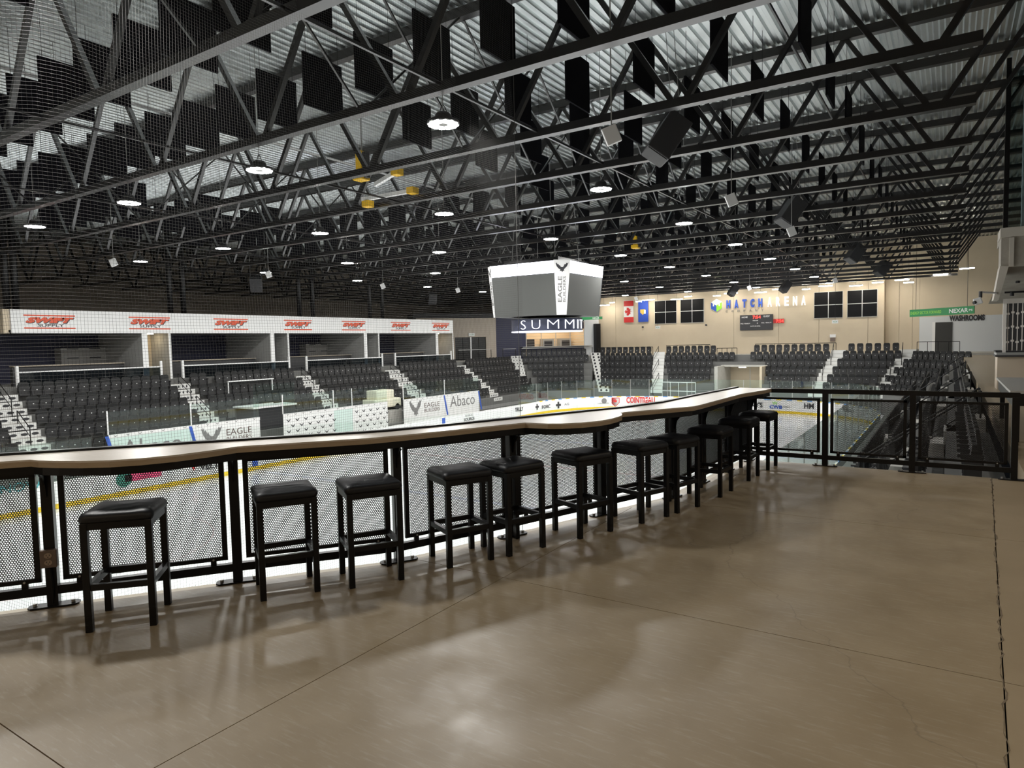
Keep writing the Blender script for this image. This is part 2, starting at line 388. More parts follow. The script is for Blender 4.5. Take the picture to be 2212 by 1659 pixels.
for i, (p, q) in enumerate(zip(path, path[1:] + path[:1])):
    a, c = Vector((*p, 0)), Vector((*q, 0)); t = (c - a).normalized(); out = Vector((-t.y, t.x, 0)); L = (c - a).length; mid = (a + c) / 2
    def slab_(z0, z1, th, off=0., gap=.006): return MB().obox(mid + out * (off + th / 2) + ZU * (z0 + z1) / 2, t * (L / 2 - gap), out * th / 2, ZU * (z1 - z0) / 2)
    bp = slab_(ZI, ZB, .06).build('board_panel', BOARD, boards)
    slab_(ZI + .01, ZI + .21, .012, -.012, .0).build('kick_plate', YELLOW, bp)
    straight_end = NR - 34 < i < NR
    if i >= 17 and i < NR:
        for k in range(4):
            m0 = a + (c - a) * (k + .5) / 4
            MB().obox(m0 + out * .03 + ZU * (ZB + .035), t * L / 8, out * .045, ZU * .035).build('cap_rail', CAPS[(0, 1, 0, 2)[k]], bp)
    else: slab_(ZB, ZB + .03, .09, -.015, .0).build('cap_rail', CAPS[0], bp)
    top = -1.75 if i < 17 + 22 else (-1.2 if i < NR - 1 else .7)
    if 1 <= i <= 15: continue                   # open benches on this stretch
    m_ = GLASS2 if top > 0 else GLASS
    MB().obox(mid + out * .03 + ZU * (ZB + top) / 2, t * (L / 2 - .008), out * .006, ZU * (top - ZB) / 2).build('glass_pane', m_, bp)
    if top < 0 and i > 16: MB().obox(a + out * .03 + ZU * (ZB + top) / 2, t * .014, out * .02, ZU * (top - ZB) / 2).build('glass_post', GALV, bp)
for yb in (21.15, 36.39):
    MB().box(-29.6, -29.575, yb - .16, yb + .16, ZI + .2, ZB).build('blue_line_mark', BLUE, boards)
def board_text(body, px, py, w, h, m, **kw):
    p, t = hit_path(px, py); nrm = Vector((t.y, -t.x, 0))
    return text('board_print', body, m, boards, p + nrm * (.01 + w * w * .016), t, ZU, w=w, h=h, depth=.004, **kw)
board_text('SOURCE', 1013, 905, 1.3, .22, INK, bold=.01); board_text('R-KING', 1013, 897, .9, .12, GREYINK)
board_text('Lakewood', 1068, 904, 1.3, .14, GREYINK); board_text('TRULY', 1121, 884, 1.25, .33, INK, bold=.02)
board_text('FORCE', 1181, 878, 1.5, .3, INK, bold=.02); board_text('+', 1160, 879, .5, .5, INK, bold=.05); board_text('+', 1206, 875, .6, .6, INK, bold=.05); board_text('AG', 1224, 873, .5, .2, GREYINK)
board_text('COINTREAU', 1384, 864, 2.55, .55, RED, bold=.03); board_text("DENNY'S", 1622, 874, 1.9, .42, INK, bold=.03)
board_text('CWB', 1676, 879, 1.0, .3, BLUE, bold=.04); board_text('CARRIERS', 1695, 879, .8, .13, GREYINK); board_text('W', 1674, 871, .45, .26, LIME, bold=.03)
board_text('HML', 1752, 877, 1.1, .42, INK, bold=.03); board_text('h', 1832, 886, .3, .3, INK); board_text('GRAHAM', 1836, 888, 1.0, .12, INK, bold=.02)
board_text('UNITED', 1303, 871, 1.0, .1, GREYINK); board_text('SPRAY', 1448, 865, .9, .14, GREYINK)
board_text('NOVA', 50, 1050, 1.5, .35, mat('print_teal', (.05, .32, .36), .5)); board_text('VELT', 452, 1006, 1.0, .3, INK, bold=.03)
def board_poly(name, px, py, poly, s_, m):
    p, t = hit_path(px, py); nrm = Vector((t.y, -t.x, 0))
    MB().plate(p, t, ZU, nrm, [(a * s_, c * s_) for a, c in poly], .004, .01).build(name, m, boards)
board_poly('print_triangle', 418, 1010, [(-.5, .5), (.5, .5), (0, -.5)], .35, RED)
board_poly('print_block', 310, 1027, [(-.8, -.16), (.8, -.16), (.8, .16), (-.8, .16)], 1.0, mat('print_pink', (.62, .05, .16), .5))
board_poly('print_disc', 268, 1035, [(.5 * math.cos(k * .7), .5 * math.sin(k * .7)) for k in range(9)], .7, mat('print_teal_green', (.03, .22, .16), .5))
shield = [(-.5, .5), (.5, .5), (.5, -.1), (0, -.6), (-.5, -.1)]
board_poly('shield_print', 1329, 868, shield, .78, RED); board_poly('shield_inner', 1329, 868, shield, .66, WHITE)
LEAF = [(0, -.5), (.03, -.2), (.3, -.24), (.26, -.14), (.48, .06), (.42, .1), (.46, .24), (.32, .21), (.28, .29), (.12, .12), (.18, .42), (.09, .38), (0, .52),
        (-.09, .38), (-.18, .42), (-.12, .12), (-.28, .29), (-.32, .21), (-.46, .24), (-.42, .1), (-.48, .06), (-.26, -.14), (-.3, -.24), (-.03, -.2)]
p, t = hit_path(1329, 867); nrm = Vector((t.y, -t.x, 0)); MB().plate(p, t, ZU, nrm, [(a * .4, c * .4) for a, c in LEAF], .012, .016).build('leaf_print', RED, boards)
board_poly('crest_print', 1305, 866, [(.5 * math.cos(k * .52), .5 * math.sin(k * .52)) for k in range(12)], .5, GREYINK)
board_poly('crest_print', 1826, 880, [(.5 * math.cos(k * .52), .5 * math.sin(k * .52)) for k in range(12)], .6, GREYINK)

# ------------------------------------------------------------------ stands
DR, DZ = .88, .62
seats = []                                       # (tread point, rotation, block, row)
def rowz(i): return -.52 - DZ * i
def add_row(p0, p1, rz, blk, row, z, gap=.533, skip=None):
    p0, p1 = Vector(p0), Vector(p1); L = (p1 - p0).length; k = int(L / gap)
    for j in range(k):
        if skip and skip(j, k): continue
        q = p0 + (p1 - p0) * ((j + .5) * gap / L)
        seats.append((Vector((q.x, q.y, z)), rz, blk, row))
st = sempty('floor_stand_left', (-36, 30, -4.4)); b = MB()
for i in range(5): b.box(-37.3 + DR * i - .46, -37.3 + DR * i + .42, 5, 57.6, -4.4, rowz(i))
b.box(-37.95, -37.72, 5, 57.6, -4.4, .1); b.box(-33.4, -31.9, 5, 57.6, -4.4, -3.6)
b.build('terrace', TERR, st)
LB = [(8.2, 12.5), (13.85, 21.35), (22.55, 30.15), (31.4, 38.75), (40.45, 48.0), (49.3, 57.2)]
for bi, (y0, y1) in enumerate(LB):
    for i in range(5):
        xx = -37.3 + DR * i
        sk = None
        if bi == 2 and i >= 3: sk = lambda j, k: 1 <= j <= 6
        if bi == 2 and i == 0: sk = lambda j, k: j in (2,)
        add_row((xx, y0, 0), (xx, min(y1, 57.2 - .5 * i), 0), R(-90), ('L', bi), i, rowz(i), skip=sk)
# far left corner block on the diagonal
dC = Vector((.74, .67, 0)).normalized(); nC = Vector((dC.y, -dC.x, 0)); c0 = Vector((-36.4, 57.9, 0))
st2 = sempty('floor_stand_corner_left', (-33, 60, -4.4)); b = MB()
for i in range(-1, 5):
    m0 = c0 + dC * 3.4 + nC * (DR * i); b.obox(m0 + ZU * (rowz(i) - 4.4) / 2, dC * (3.7 - .3 * max(i, 0)), nC * .44, ZU * (rowz(i) + 4.4) / 2)
    add_row(c0 + nC * DR * i - dC * .1 + dC * .3 * max(i, 0), c0 + nC * DR * i + dC * (6.9 - .35 * max(i, 0)), math.atan2(-nC.x, nC.y), ('C', 0), i, rowz(i))
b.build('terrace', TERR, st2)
# far end
st3 = sempty('floor_stand_far', (-17, 62, -4.4)); b = MB()
def rowY(i): return 63.3 - DR * i
XT0, XT1 = onY(1553, 800, 60.6).x, onY(1643, 800, 60.6).x
for i in range(-1, 5):
    for xa, xb in ((-30.0, XT0 - .35), (XT1 + .2, -1.2)):
        b.box(xa, xb, rowY(i) - .44, rowY(i) + .46, -4.4, rowz(i) + .1)
    if i < 1: b.box(XT0 - .35, XT1 + .2, rowY(i) - .44, rowY(i) + .46, -.75, rowz(i) + .1)
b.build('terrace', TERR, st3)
EB = [{i: (1296, 1408) for i in range(-1, 5)}, {-1: (1438, 1548), 0: (1437, 1546), 1: (1437, 1540), 2: (1440, 1536), 3: (1442, 1534)},
      {-1: (1627, 1793), 0: (1620, 1794), 1: (1652, 1784), 2: (1650, 1764), 3: (1656, 1750), 4: (1660, 1738)}, {-1: (1830, 1945), 0: (1820, 1948), 1: (1808, 1932), 2: (1797, 1916), 3: (1786, 1897), 4: (1776, 1880)}]
for bi, rows in enumerate(EB):
    for i, (pa, pb) in rows.items():
        xa, xb = onY(pa, 760, rowY(i)).x, onY(pb, 760, rowY(i)).x; L_ = xb - xa; n_ = round(L_ / (.66 if i == -1 else .55))
        add_row((xa, rowY(i), 0), (xb, rowY(i), 0), R(180), ('E', bi), i, rowz(i) + .1, gap=L_ / n_ * .9999)
add_row((onY(1550, 760, 63.3).x, rowY(0), 0), (onY(1588, 760, 63.3).x, rowY(0), 0), R(180), ('E', 4), 0, rowz(0) + .1)
# far right corner block
dD = Vector((.72, -.69, 0)).normalized(); nD = Vector((dD.y, -dD.x, 0)); d0 = Vector((-2.4, 62.9, 0))
st4 = sempty('floor_stand_corner_right', (-1, 60, -4.4)); b = MB()
for i in range(0, 5):
    m0 = d0 + dD * 2.6 + nD * DR * i
    b.obox(m0 + ZU * (rowz(i) - 4.3) / 2, dD * 3.3, nD * .44, ZU * (rowz(i) + .1 + 4.4) / 2)
    add_row(d0 + nD * DR * i - dD * .3, d0 + nD * DR * i + dD * 5.2, math.atan2(-nD.x, nD.y), ('D', 0), i, rowz(i) + .05)
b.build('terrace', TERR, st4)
# right stand below the walkway
st5 = sempty('floor_stand_right', (-1, 33, -4.4)); b = MB()
for i in range(0, 5):
    xx = .30 - .80 * i; b.box(xx - .36, xx + .46, 10.35, 57, -4.4, rowz(i))
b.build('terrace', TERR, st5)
RB = [(11.6, 18.6), (20.2, 28.2), (29.8, 37.8), (39.4, 47.4), (49, 55.5)]
for bi, (y0, y1) in enumerate(RB):
    for i in range(4): add_row((.30 - .80 * i, y0, 0), (.30 - .80 * i, y1, 0), R(90), ('R', bi), i, rowz(i))

def seat_bms():
    back = MB(); prof_ = [(-.24, .40), (.24, .40), (.245, .72), (.22, .85), (.15, .90), (-.15, .90), (-.22, .85), (-.245, .72)]
    back.plate((0, -.17, 0), (1, 0, 0), (0, .12, 1), (0, 1, 0), prof_, 0, .05)
    pan = MB(); prof_ = [(-.22, .24), (.22, .24), (.235, .60), (.19, .68), (-.19, .68), (-.235, .60)]
    pan.plate((0, 0.0, 0), (1, 0, 0), (0, -.10, 1), (0, 1, 0), prof_, 0, .09)
    leg = MB().box(-.262, -.235, -.1, .12, 0, .5).box(-.265, -.23, -.12, .2, .50, .55)
    dot = MB().box(-.024, .024, .035, .05, .485, .525)
    return back, pan, leg, dot
BK, PN, LG, DT = seat_bms()
DOTM = mat('seat_badge_white', (.75, .75, .75), .5)
def vis(s_):
    x_, y_, z_ = proj(s_[0] + ZU * .5); return z_ if (-20 < x_ < 2232 and y_ < 1040) else 999
seats.sort(key=vis)
ORD = ['top', 'second', 'third', 'fourth', 'fifth', 'sixth']
BLOCK = {('L', 0): 'beside the oval-marked stairs at the end of the suites', ('L', 1): 'below the first suite and its first red sign', ('L', 2): 'below the second suite with the media glass box',
         ('L', 3): 'below the third suite, behind the repeated-logo bench wall', ('L', 4): 'below the fourth suite', ('L', 5): 'below the double doors in the far corner',
         ('C', 0): 'below the lit concession counter', ('E', 0): 'below the maple leaf flag', ('E', 1): 'below the dark windows beside the flags', ('E', 2): 'below the wall scoreboard',
         ('E', 3): 'below the windows right of the sign letters', ('E', 4): 'above the machine tunnel', ('D', 0): 'below the washroom door', ('R', 0): 'just below the corner guardrail',
         ('R', 1): 'along the walkway past the guardrail stairs', ('R', 2): 'along the walkway middle', ('R', 3): 'along the far walkway', ('R', 4): 'at the far end of the walkway'}
proto = None; rest = [MB(), MB()]
for si, (p, rz, blk, row) in enumerate(seats):
    zz = vis(seats[si])
    if si < 300 and zz < 900:
        rr = row + 1 if blk[0] in 'E' or blk == ('C', 0) else row
        lab = 'black folding chair, %s row, block %s' % (ORD[max(0, min(rr, 5))], BLOCK[blk])
        if proto is None:
            proto = thing('stadium_chair', lab, 'chair', p, rz, 'folded black chairs in the stands')
            BK.build('backrest', SEATM, proto, False); PN.build('seat_pan', PANM, proto, False); LG.build('support', DARK, proto, False); DT.build('number_badge', DOTM, proto, False)
        else: dup(proto, p, rz, lab)
    elif zz < 900:
        mtx = Matrix.Translation(p) @ Matrix.Rotation(rz, 4, 'Z')
        for src in (BK, PN): rest[0].add([mtx @ Vector(v) for v in src.v], src.f)
        rest[1].add([mtx @ Vector(v) for v in DT.v], DT.f)
ro = thing('seat_rows', 'rows of small black folding seats in the far and hidden blocks', 'seats'); ro['kind'] = 'stuff'
o = rest[0].build('seat_shells', SEATM, ro); o['kind'] = 'stuff'
o = rest[1].build('number_badges', DOTM, ro); o['kind'] = 'stuff'

# aisle stairs with white risers
OVAL = [(.5 * math.cos(2 * math.pi * k / 10), .5 * math.sin(2 * math.pi * k / 10)) for k in range(10)]
def stairs(label, p, dirn, side, w, nrow, z0, mark, dstep=DR):
    p, dirn, side = Vector(p), Vector(dirn), Vector(side)
    s_ = sempty('aisle_stairs', p + ZU * -4.4); s_['label'] = label
    for i in range(nrow):
        for k in range(2):
            c = p + dirn * (dstep * i + dstep * (.25 + .5 * k) - dstep * .5); zt_ = z0 - DZ * i + DZ / 2 - DZ / 2 * k
            MB().obox(c + ZU * (zt_ - .16), dirn * dstep * .25, side * w / 2, ZU * .16).build('step', CONC, s_)
            f = c + dirn * dstep * .25
            rz_ = MB().obox(f + ZU * (zt_ - .15) + dirn * .008, dirn * .008, side * w / 2, ZU * .15).build('riser', RISER, s_)
            for j in mark[0]:
                MB().plate(f + dirn * .018 + side * j * w + ZU * (zt_ - .15), side, ZU, dirn, [(a * mark[1], c_ * mark[2]) for a, c_ in OVAL], 0, .004).build('riser_print', INK, s_)
for k, (ya, yb) in enumerate([(12.5, 13.85), (21.35, 22.55), (30.15, 31.4), (38.75, 40.45), (48.0, 49.3)]):
    nm = ['oval-marked stairs beside the first block', 'white-lettered stairs after the first suite', 'white-lettered stairs after the second suite', 'white stairs after the third suite', 'white stairs at the corner doors'][k]
    stairs(nm, (-37.3, (ya + yb) / 2, 0), XU, YU, yb - ya, 5, rowz(0), ([-.32, 0, .32], .30, .13) if k == 0 else ([-.3, -.1, .1, .3], .10, .14))
stairs('white stairs left of the concession block', c0 - dC * .65 - nC * DR, nC, dC, 1.05, 6, rowz(-1), ([-.3, 0, .3], .12, .12))
for pt, pb_, nm, mk in ((1286, 1306, 'white stairs with black square prints under the pale wall', ([-.25, .25], .24, .22)), (1424, 1417, 'white stairs beside the flag block', ([], .1, .1)), (1811, 1757, 'white stairs between the scoreboard and window blocks', ([], .1, .1)), (1962, 1893, 'white stairs left of the washroom block', ([], .1, .1))):
    P0, P1 = onY(pt, 760, rowY(-1)), onY(pb_, 830, rowY(5)); P0.z = P1.z = 0; dd = P1 - P0
    stairs(nm, P0, dd.normalized(), Vector((1, 0, 0)), 1.15, 6, rowz(-1) + .12, mk, dd.length / 6)
stairs('white stairs beside the walkway railings', d0 + dD * 5.9 , nD, dD, 1.2, 5, rowz(0), ([], .1, .1))
for y in (19.4, 29.0, 38.6): stairs('dark stairs in the stand under the walkway', (.30, y, 0), -XU, YU, 1.3, 4, rowz(0), ([], .1, .1), .8)

# stair handrails
def handrail(label, a, c, hgt=.9, n=2):
    a, c = Vector(a), Vector(c); s_ = thing('stair_handrail', label, 'handrail', a, 0, 'black stair handrails')
    MB().tube([a + ZU * .3, a + ZU * hgt, c + ZU * hgt, c + ZU * .3], .024, 6).build('rail', BLACK, s_)
    MB().tube([a + ZU * .5, c + ZU * .5], .018, 6).build('mid_rail', BLACK, s_)
    for q in (a, c):
        MB().tube([q, q + ZU * hgt], .024, 6).build('post', BLACK, s_); MB().box(q.x - .08, q.x + .08, q.y - .08, q.y + .08, q.z, q.z + .02).build('foot', BLACK, s_)
for k, ym in enumerate((13.2, 21.95, 30.8, 39.6)):
    for j in (0, 2):
        handrail('black tube handrail on the %s stairs of the suite stand, %s' % (['oval-marked', 'second', 'third', 'fourth'][k], 'upper flight' if j == 0 else 'lower flight'),
                 (-37.5 + DR * j, ym, rowz(j)), (-36.3 + DR * j, ym, rowz(j + 1) - .1))
for px, ps in ((1421, 0), (1800, -9), (1950, -12)):
    for j in (-1, 1, 3):
        xx = onY(px + ps * (j + 1), 760, rowY(j)).x
        handrail('black handrail on the white stairs of the far stand, %s flight' % ('top', '', 'middle', '', 'lowest')[j + 1], (xx, rowY(j) + .2, rowz(j) + .1), (xx, rowY(j + 1) - .5, rowz(j + 2) + .3))
for k, y in enumerate((19.0, 20.0, 28.6, 38.2, 47.9)):
    handrail('black sloping handrail in the stand under the walkway, %s from the corner guardrail' % NUM[k], (.6, y, rowz(0)), (-1.9, y, rowz(3)), .95)
def guard(name, label, a, c, hgt, nposts, grp='black pipe guardrails on the concourse'):
    a, c = Vector(a), Vector(c); s_ = thing(name, label, 'railing', a, 0, grp)
    MB().tube([a + ZU * hgt, c + ZU * hgt], .03, 6).build('top_rail', BLACK, s_)
    for k in range(nposts):
        q = a.lerp(c, k / (nposts - 1)); MB().tube([q, q + ZU * hgt], .025, 6).build('post', BLACK, s_)
    return s_
for pa, pb, z, nm in ((1293, 1410, 1.05, 'under the flags'), (1440, 1534, 1.18, 'under the first windows'), (1549, 1592, .82, 'above the machine tunnel'), (1632, 1806, 1.16, 'under the wall scoreboard'), (1981, 2073, 1.12, 'in front of the washroom door')):
    guard('guardrail', 'thin black pipe guardrail %s' % nm, (onY(pa, 750, 65).x, 65, ZC), (onY(pb, 750, 65).x, 65, ZC), z - ZC, 5)

# machine tunnel in the far stand
tn = sempty('door_tunnel', (-16.8, 61, -4.4))
MB().box(XT0 - .3, XT0, 60.2, 64.4, -4.4, -.75).build('tunnel_wall', CONC, tn); MB().box(XT1, XT1 + .2, 60.2, 64.4, -4.4, -.75).build('tunnel_wall', BEIGE, tn)
MB().box(XT0 - .3, XT1 + .2, 64.4, 64.7, -4.4, ZC).build('tunnel_back', BEIGE, tn); MB().box(XT0 - .3, XT1 + .2, 62.3, 64.4, -.85, -.7).build('lintel', CONC, tn)
MB().box((XT0 + XT1) / 2 - .03, (XT0 + XT1) / 2 + .03, 64.36, 64.4, -4.4, -.9).build('door_joint', GALV, tn)
b = thing('tunnel_lamp', 'small white lamp under the tunnel lintel', 'lamp', ((XT0 + XT1) / 2 - .2, 62.4, -.9)); MB().box((XT0 + XT1) / 2 - .5, (XT0 + XT1) / 2 + .1, 62.35, 62.5, -.93, -.87).build('lamp_lens', mat('tunnel_tube', (1, 1, 1), .5, emit=18, emcol=(1, .95, .85)), b)
gl = thing('penalty_barrier', 'white pipe barrier behind the end glass by the tunnel', 'barrier', (-20, 58.6, -4.4))
for z in (-2.1, -2.9): MB().tube([(-22, 58.6, z), (-18.9, 58.6, z)], .03, 6).build('rail', WHITE, gl)
for k in range(5): MB().tube([(-22 + .77 * k, 58.6, -4.4), (-22 + .77 * k, 58.6, -2.1)], .025, 6).build('post', WHITE, gl)

# bench walls with signs
EAGLE = [(-.50, .42), (-.40, .10), (-.28, -.08), (-.12, -.20), (-.16, -.34), (-.05, -.30), (.02, -.42), (.08, -.30), (.18, -.34), (.14, -.2), (.24, -.05), (.36, .08), (.50, .44),
         (.40, .34), (.33, .40), (.27, .26), (.20, .30), (.13, .12), (.08, .04), (.0, .02), (-.1, .06), (-.16, .2), (-.22, .16), (-.28, .32), (-.34, .26), (-.40, .44), (-.44, .32)]
XB = -31.7
bench = sempty('wall_bench', (XB, 28, -4.4))
def yb_(px): return onX(px, 900, XB).y
def eagle(parent, O, r, u, s_, m):
    n_ = Vector(r).cross(Vector(u)); MB().plate(O, r, u, n_, [(a * s_, c * s_) for a, c in EAGLE], .004, .012).build('eagle_emblem', m, parent)
ABACO = mat('pale_green_print', (.60, .74, .70), .4)
for pa, pb, kind in ((232, 413, 'A'), (413, 561, 'E'), (612, 722, 'P'), (722, 762, 'G'), (762, 838, 'P'), (873, 962, 'E'), (962, 1036, 'A2')):
    ya, yb = yb_(pa), yb_(pb); zt_ = -2.0; zb_ = -4.3; ym = (ya + yb) / 2; w = yb - ya
    pn = MB().box(XB - .05, XB, ya + .01, yb - .01, zb_, zt_).build('sign_panel', ABACO if kind in 'AG' else BOARD, bench)
    MB().box(XB - .02, XB + .012, ya, yb, zt_ - .16, zt_).build('logo_strip', WHITE, pn)
    for k in range(int(w / .55)): MB().plate((XB + .013, ya + .3 + .55 * k, zt_ - .08), YU, ZU, XU, [(a * .16, c * .1) for a, c in EAGLE], 0, .003).build('strip_print', GREYINK, pn)
    if kind[0] == 'A':
        text('sign_print', 'Abaco', GREYINK, pn, (XB, ym, -2.75 if kind == 'A' else -2.6), YU, ZU, w=w * .72, h=.85, depth=.004)
        for q, s_ in ((ya, 1), (yb, 1)): MB().obox((XB + .01, q + .1, -2.8), (0, .08, 0), (.006, 0, 0), (0, .18, -.75)).build('blue_stripe', BLUE, pn)
    if kind == 'E':
        eagle(pn, (XB, ya + w * .27, -2.72), YU, ZU, w * .3, GREYINK)
        text('sign_print', 'EAGLE', BROWNINK, pn, (XB, ya + w * .67, -2.6), YU, ZU, w=w * .38, h=.34, depth=.004)
        text('sign_print', 'BUILDERS', BROWNINK, pn, (XB, ya + w * .67, -2.98), YU, ZU, w=w * .38, h=.26, depth=.004)
    if kind == 'P':
        for i in range(5):
            for j in range(int(w / .62)):
                MB().plate((XB, ya + .35 + .62 * j + .3 * (i % 2), -2.42 - .32 * i), YU, ZU, XU, [(a * .3, c * .2) for a, c in EAGLE], .002, .006).build('logo_print', INK, pn)
    MB().box(XB - .03, XB - .018, ya + .02, yb - .02, zt_, -.95).build('glass_pane', GLASS, bench)
    MB().box(XB - .045, XB - .005, ya - .025, ya + .025, zt_, -.9).build('glass_post', WHITE, bench)
wall('floor_bench', -33.4, -29.67, 5, 50, -4.44, -4.2, CONC)
md = thing('media_platform', 'glass-walled media platform with white ledge amid the seats', 'platform', (-34.4, 25.3, -3))
MB().box(-35.3, -33.5, 24.0, 26.9, -3.2, -1.7).build('platform_base', DARK, md); MB().box(-33.5, -33.48, 24.0, 26.9, -1.7, -.35).build('glass_front', GLASS, md); MB().box(-35.3, -33.4, 23.9, 27, -1.72, -1.62).build('ledge', WHITE, md)
MB().box(-36.2, -36.05, 24.2, 27.4, -.22, -.16).build('top_ledge', WHITE, md); MB().box(-36.15, -36.1, 24.2, 24.25, -1.2, -.2).build('ledge_post', WHITE, md); MB().box(-36.15, -36.1, 27.3, 27.35, -1.2, -.2).build('ledge_post', WHITE, md)
vh = thing('service_cart', 'white cart parked behind the bench glass', 'cart', (-33, 33.9, -3.6))
MB().box(-33.6, -32.4, 32.6, 35.2, -2.5, -1.9).build('body', mat('cart_cream', (.72, .68, .55), .5), vh, bevel=.08); MB().box(-33.5, -32.5, 32.9, 34.6, -1.9, -1.3).build('canopy', mat('cart_cream', (.72, .68, .55), .5), vh, bevel=.06)
for yy in (33.0, 34.8): MB().tube([(-33.6, yy, -2.5), (-32.4, yy, -2.5)], .22, 12).build('wheel', DARK, vh)
MB().box(-33.6, -32.4, 32.6, 35.2, -3.6, -2.7).build('plinth', CONC, vh)

# ------------------------------------------------------------------ suites along the left
su = sempty('wall_suites', (-40, 31, 0))
MB().box(-44.5, -38.0, 13.95, 48.4, 2.9, 3.9).build('fascia_core', LEFTW, su)
fas = thing('fascia_sign', 'long white fascia banner with seven red and black supply signs', 'sign', (-38, 31, 2.74))
edges = [14.0 + (48.37 - 14.0) * k / 7 for k in range(8)]
for a, c in zip(edges[:-1], edges[1:]): MB().box(-38.02, -37.95, a, c, 2.74, 3.9).build('banner_panel', WHITE, fas)
for pa, pb in ((51, 162), (278, 367), (461, 535), (613, 673), (738, 789), (844, 886), (933, 970)):
    ya, yb = onX(pa, 690, -37.95).y, onX(pb, 690, -37.95).y; ym = (ya + yb) / 2; w = yb - ya
    for z in (3.62, 2.99): MB().box(-37.95, -37.94, ya, yb, z - .035, z + .035).build('red_bar', SWIFTR, fas)
    text('letters_shadow', 'SWIFT', INK, fas, (-37.95, ym + .03, 3.37), YU, ZU, w=w * .96, h=.31, depth=.004, shear=.35, bold=.085, lift=.002)
    text('letters', 'SWIFT', SWIFTR, fas, (-37.95, ym, 3.39), YU, ZU, w=w * .94, h=.28, depth=.004, shear=.35, bold=.075, lift=.008)
    text('letters', 'SUPPLY', INK, fas, (-37.95, ym + .03, 3.13), YU, ZU, w=w * .52, h=.15, depth=.004, bold=.015)
MB().box(-44.5, -38.0, 13.7, 13.95, 2.74, 3.9).build('fascia_return', BEIGE, su)
MB().box(-43.3, -43.0, 13.9, 48.6, .1, 2.9).build('suite_back', NAVY, su)
MB().box(-43.2, -38.0, 13.9, 48.4, 2.76, 2.9).build('suite_ceiling', DARK, su)
for ya, yb, m_ in ((20.3, 20.55, GREYW), (28.8, 29.05, GREYW), (37.35, 37.6, GREYW), (46.0, 46.25, GREYW)):
    MB().box(-43.2, -38.05, ya, yb, .1, 2.76).build('partition', m_, su); MB().box(-38.06, -38.0, ya - .04, yb + .02, .1, 2.76).build('partition_edge', WHITE, su)
for ya, yb, m_ in ((20.55, 21.85, BEIGE), (29.05, 30.2, GREYW), (37.6, 38.9, GREYW), (46.25, 48.4, BEIGE)):  # grey for the darker passages: their weaker light is put into the colour
    MB().box(-40.2, -40.0, ya, yb, .1, 2.76).build('corridor_wall', m_, su); MB().box(-38.06, -38.0, yb - .05, yb + .05, .1, 2.76).build('partition_edge', WHITE, su)
    MB().box(-43.2, -38.05, yb, yb + .12, .1, 2.76).build('partition', GREYW, su)
CABM = mat('cabinet_grey', (.33, .32, .30), .5)
for k, ym in enumerate((19.2, 36.5)):
    cb = thing('suite_cabinet', 'grey kitchen cabinet with black handles in the %s suite' % ('first', 'third')[k], 'cabinet', (-42.6, ym, .1))
    MB().box(-43, -42.2, ym - 1.3, ym + 1.2, .1, 2.0).build('body', CABM, cb)
    for yy in (-.7, .5):
        for z in (1.45, 1.97): MB().box(-42.2, -42.17, ym + yy - .3, ym + yy + .3, z - .05, z).build('handle', INK, cb)
for k, (ya, yb) in enumerate(((14.4, 19.8), (22.2, 28.4), (30.6, 37.0), (39.2, 45.6))):
    nm = ('first', 'second', 'third', 'fourth')[k]
    ct = thing('suite_counter', 'dark counter ledge inside the %s suite' % nm, 'counter', (-39.3, ya, .1))
    MB().box(-39.5, -39.2, ya, yb, .1, 1.08).build('front', DARK, ct); MB().box(-39.6, -39.1, ya, yb, 1.08, 1.13).build('top', mat('counter_tan', (.42, .36, .28), .5), ct)
    rl = thing('suite_rail', 'smoked glass rail with white top and posts before the %s suite' % nm, 'railing', (-37.9, ya, .1))
    y0, y1 = ((14.1, 21.2), (22.5, 30.1), (31.6, 39.1), (40.6, 47.9))[k]; n_ = 7
    for j in range(n_): MB().box(-37.92, -37.9, y0 + (y1 - y0) * j / n_ + .02, y0 + (y1 - y0) * (j + 1) / n_ - .02, .1, .8).build('glass_panel', RAILG, rl)
    MB().box(-37.95, -37.87, y0, y1, .8, .86).build('top_rail', WHITE, rl)
    for q in (y0, y1): MB().box(-37.97, -37.85, q - .06, q + .06, -.5, 1.15).build('end_post', WHITE, rl)
    for s_ in range(3):
        tv = onX  # noqa
lampm = mat('corridor_lamp', (1, 1, 1), .5, emit=14, emcol=(1, .80, .5))
for k, (yy, xx) in enumerate(((21.2, -39.2), (47.3, -39.2))):
    lp = thing('corridor_lamp', 'warm recessed lamp above the %s beige passage' % ('first', 'last')[k], 'lamp', (xx, yy, 2.72)); MB().box(xx - .25, xx + .25, yy - .25, yy + .25, 2.70, 2.755).build('lens', lampm, lp)
for k, (pa, pb) in enumerate(((14, 34), (367, 396), (646, 675), (798, 825))):
    for j, px in enumerate((pa, pb)):
        q = onX(px, 650, -38.6); cl = tag(MB().tube([(q.x, q.y, 3.9), (q.x, q.y, ROOFZ)], .16, 12).build('roof_column', BLACK, None, smooth=True), 'round black roof column rising behind the white fascia, %s of the %s pair' % (('near', 'far')[j], ('first', 'second', 'third', 'fourth')[k]), 'column', 'round black columns above the suites')

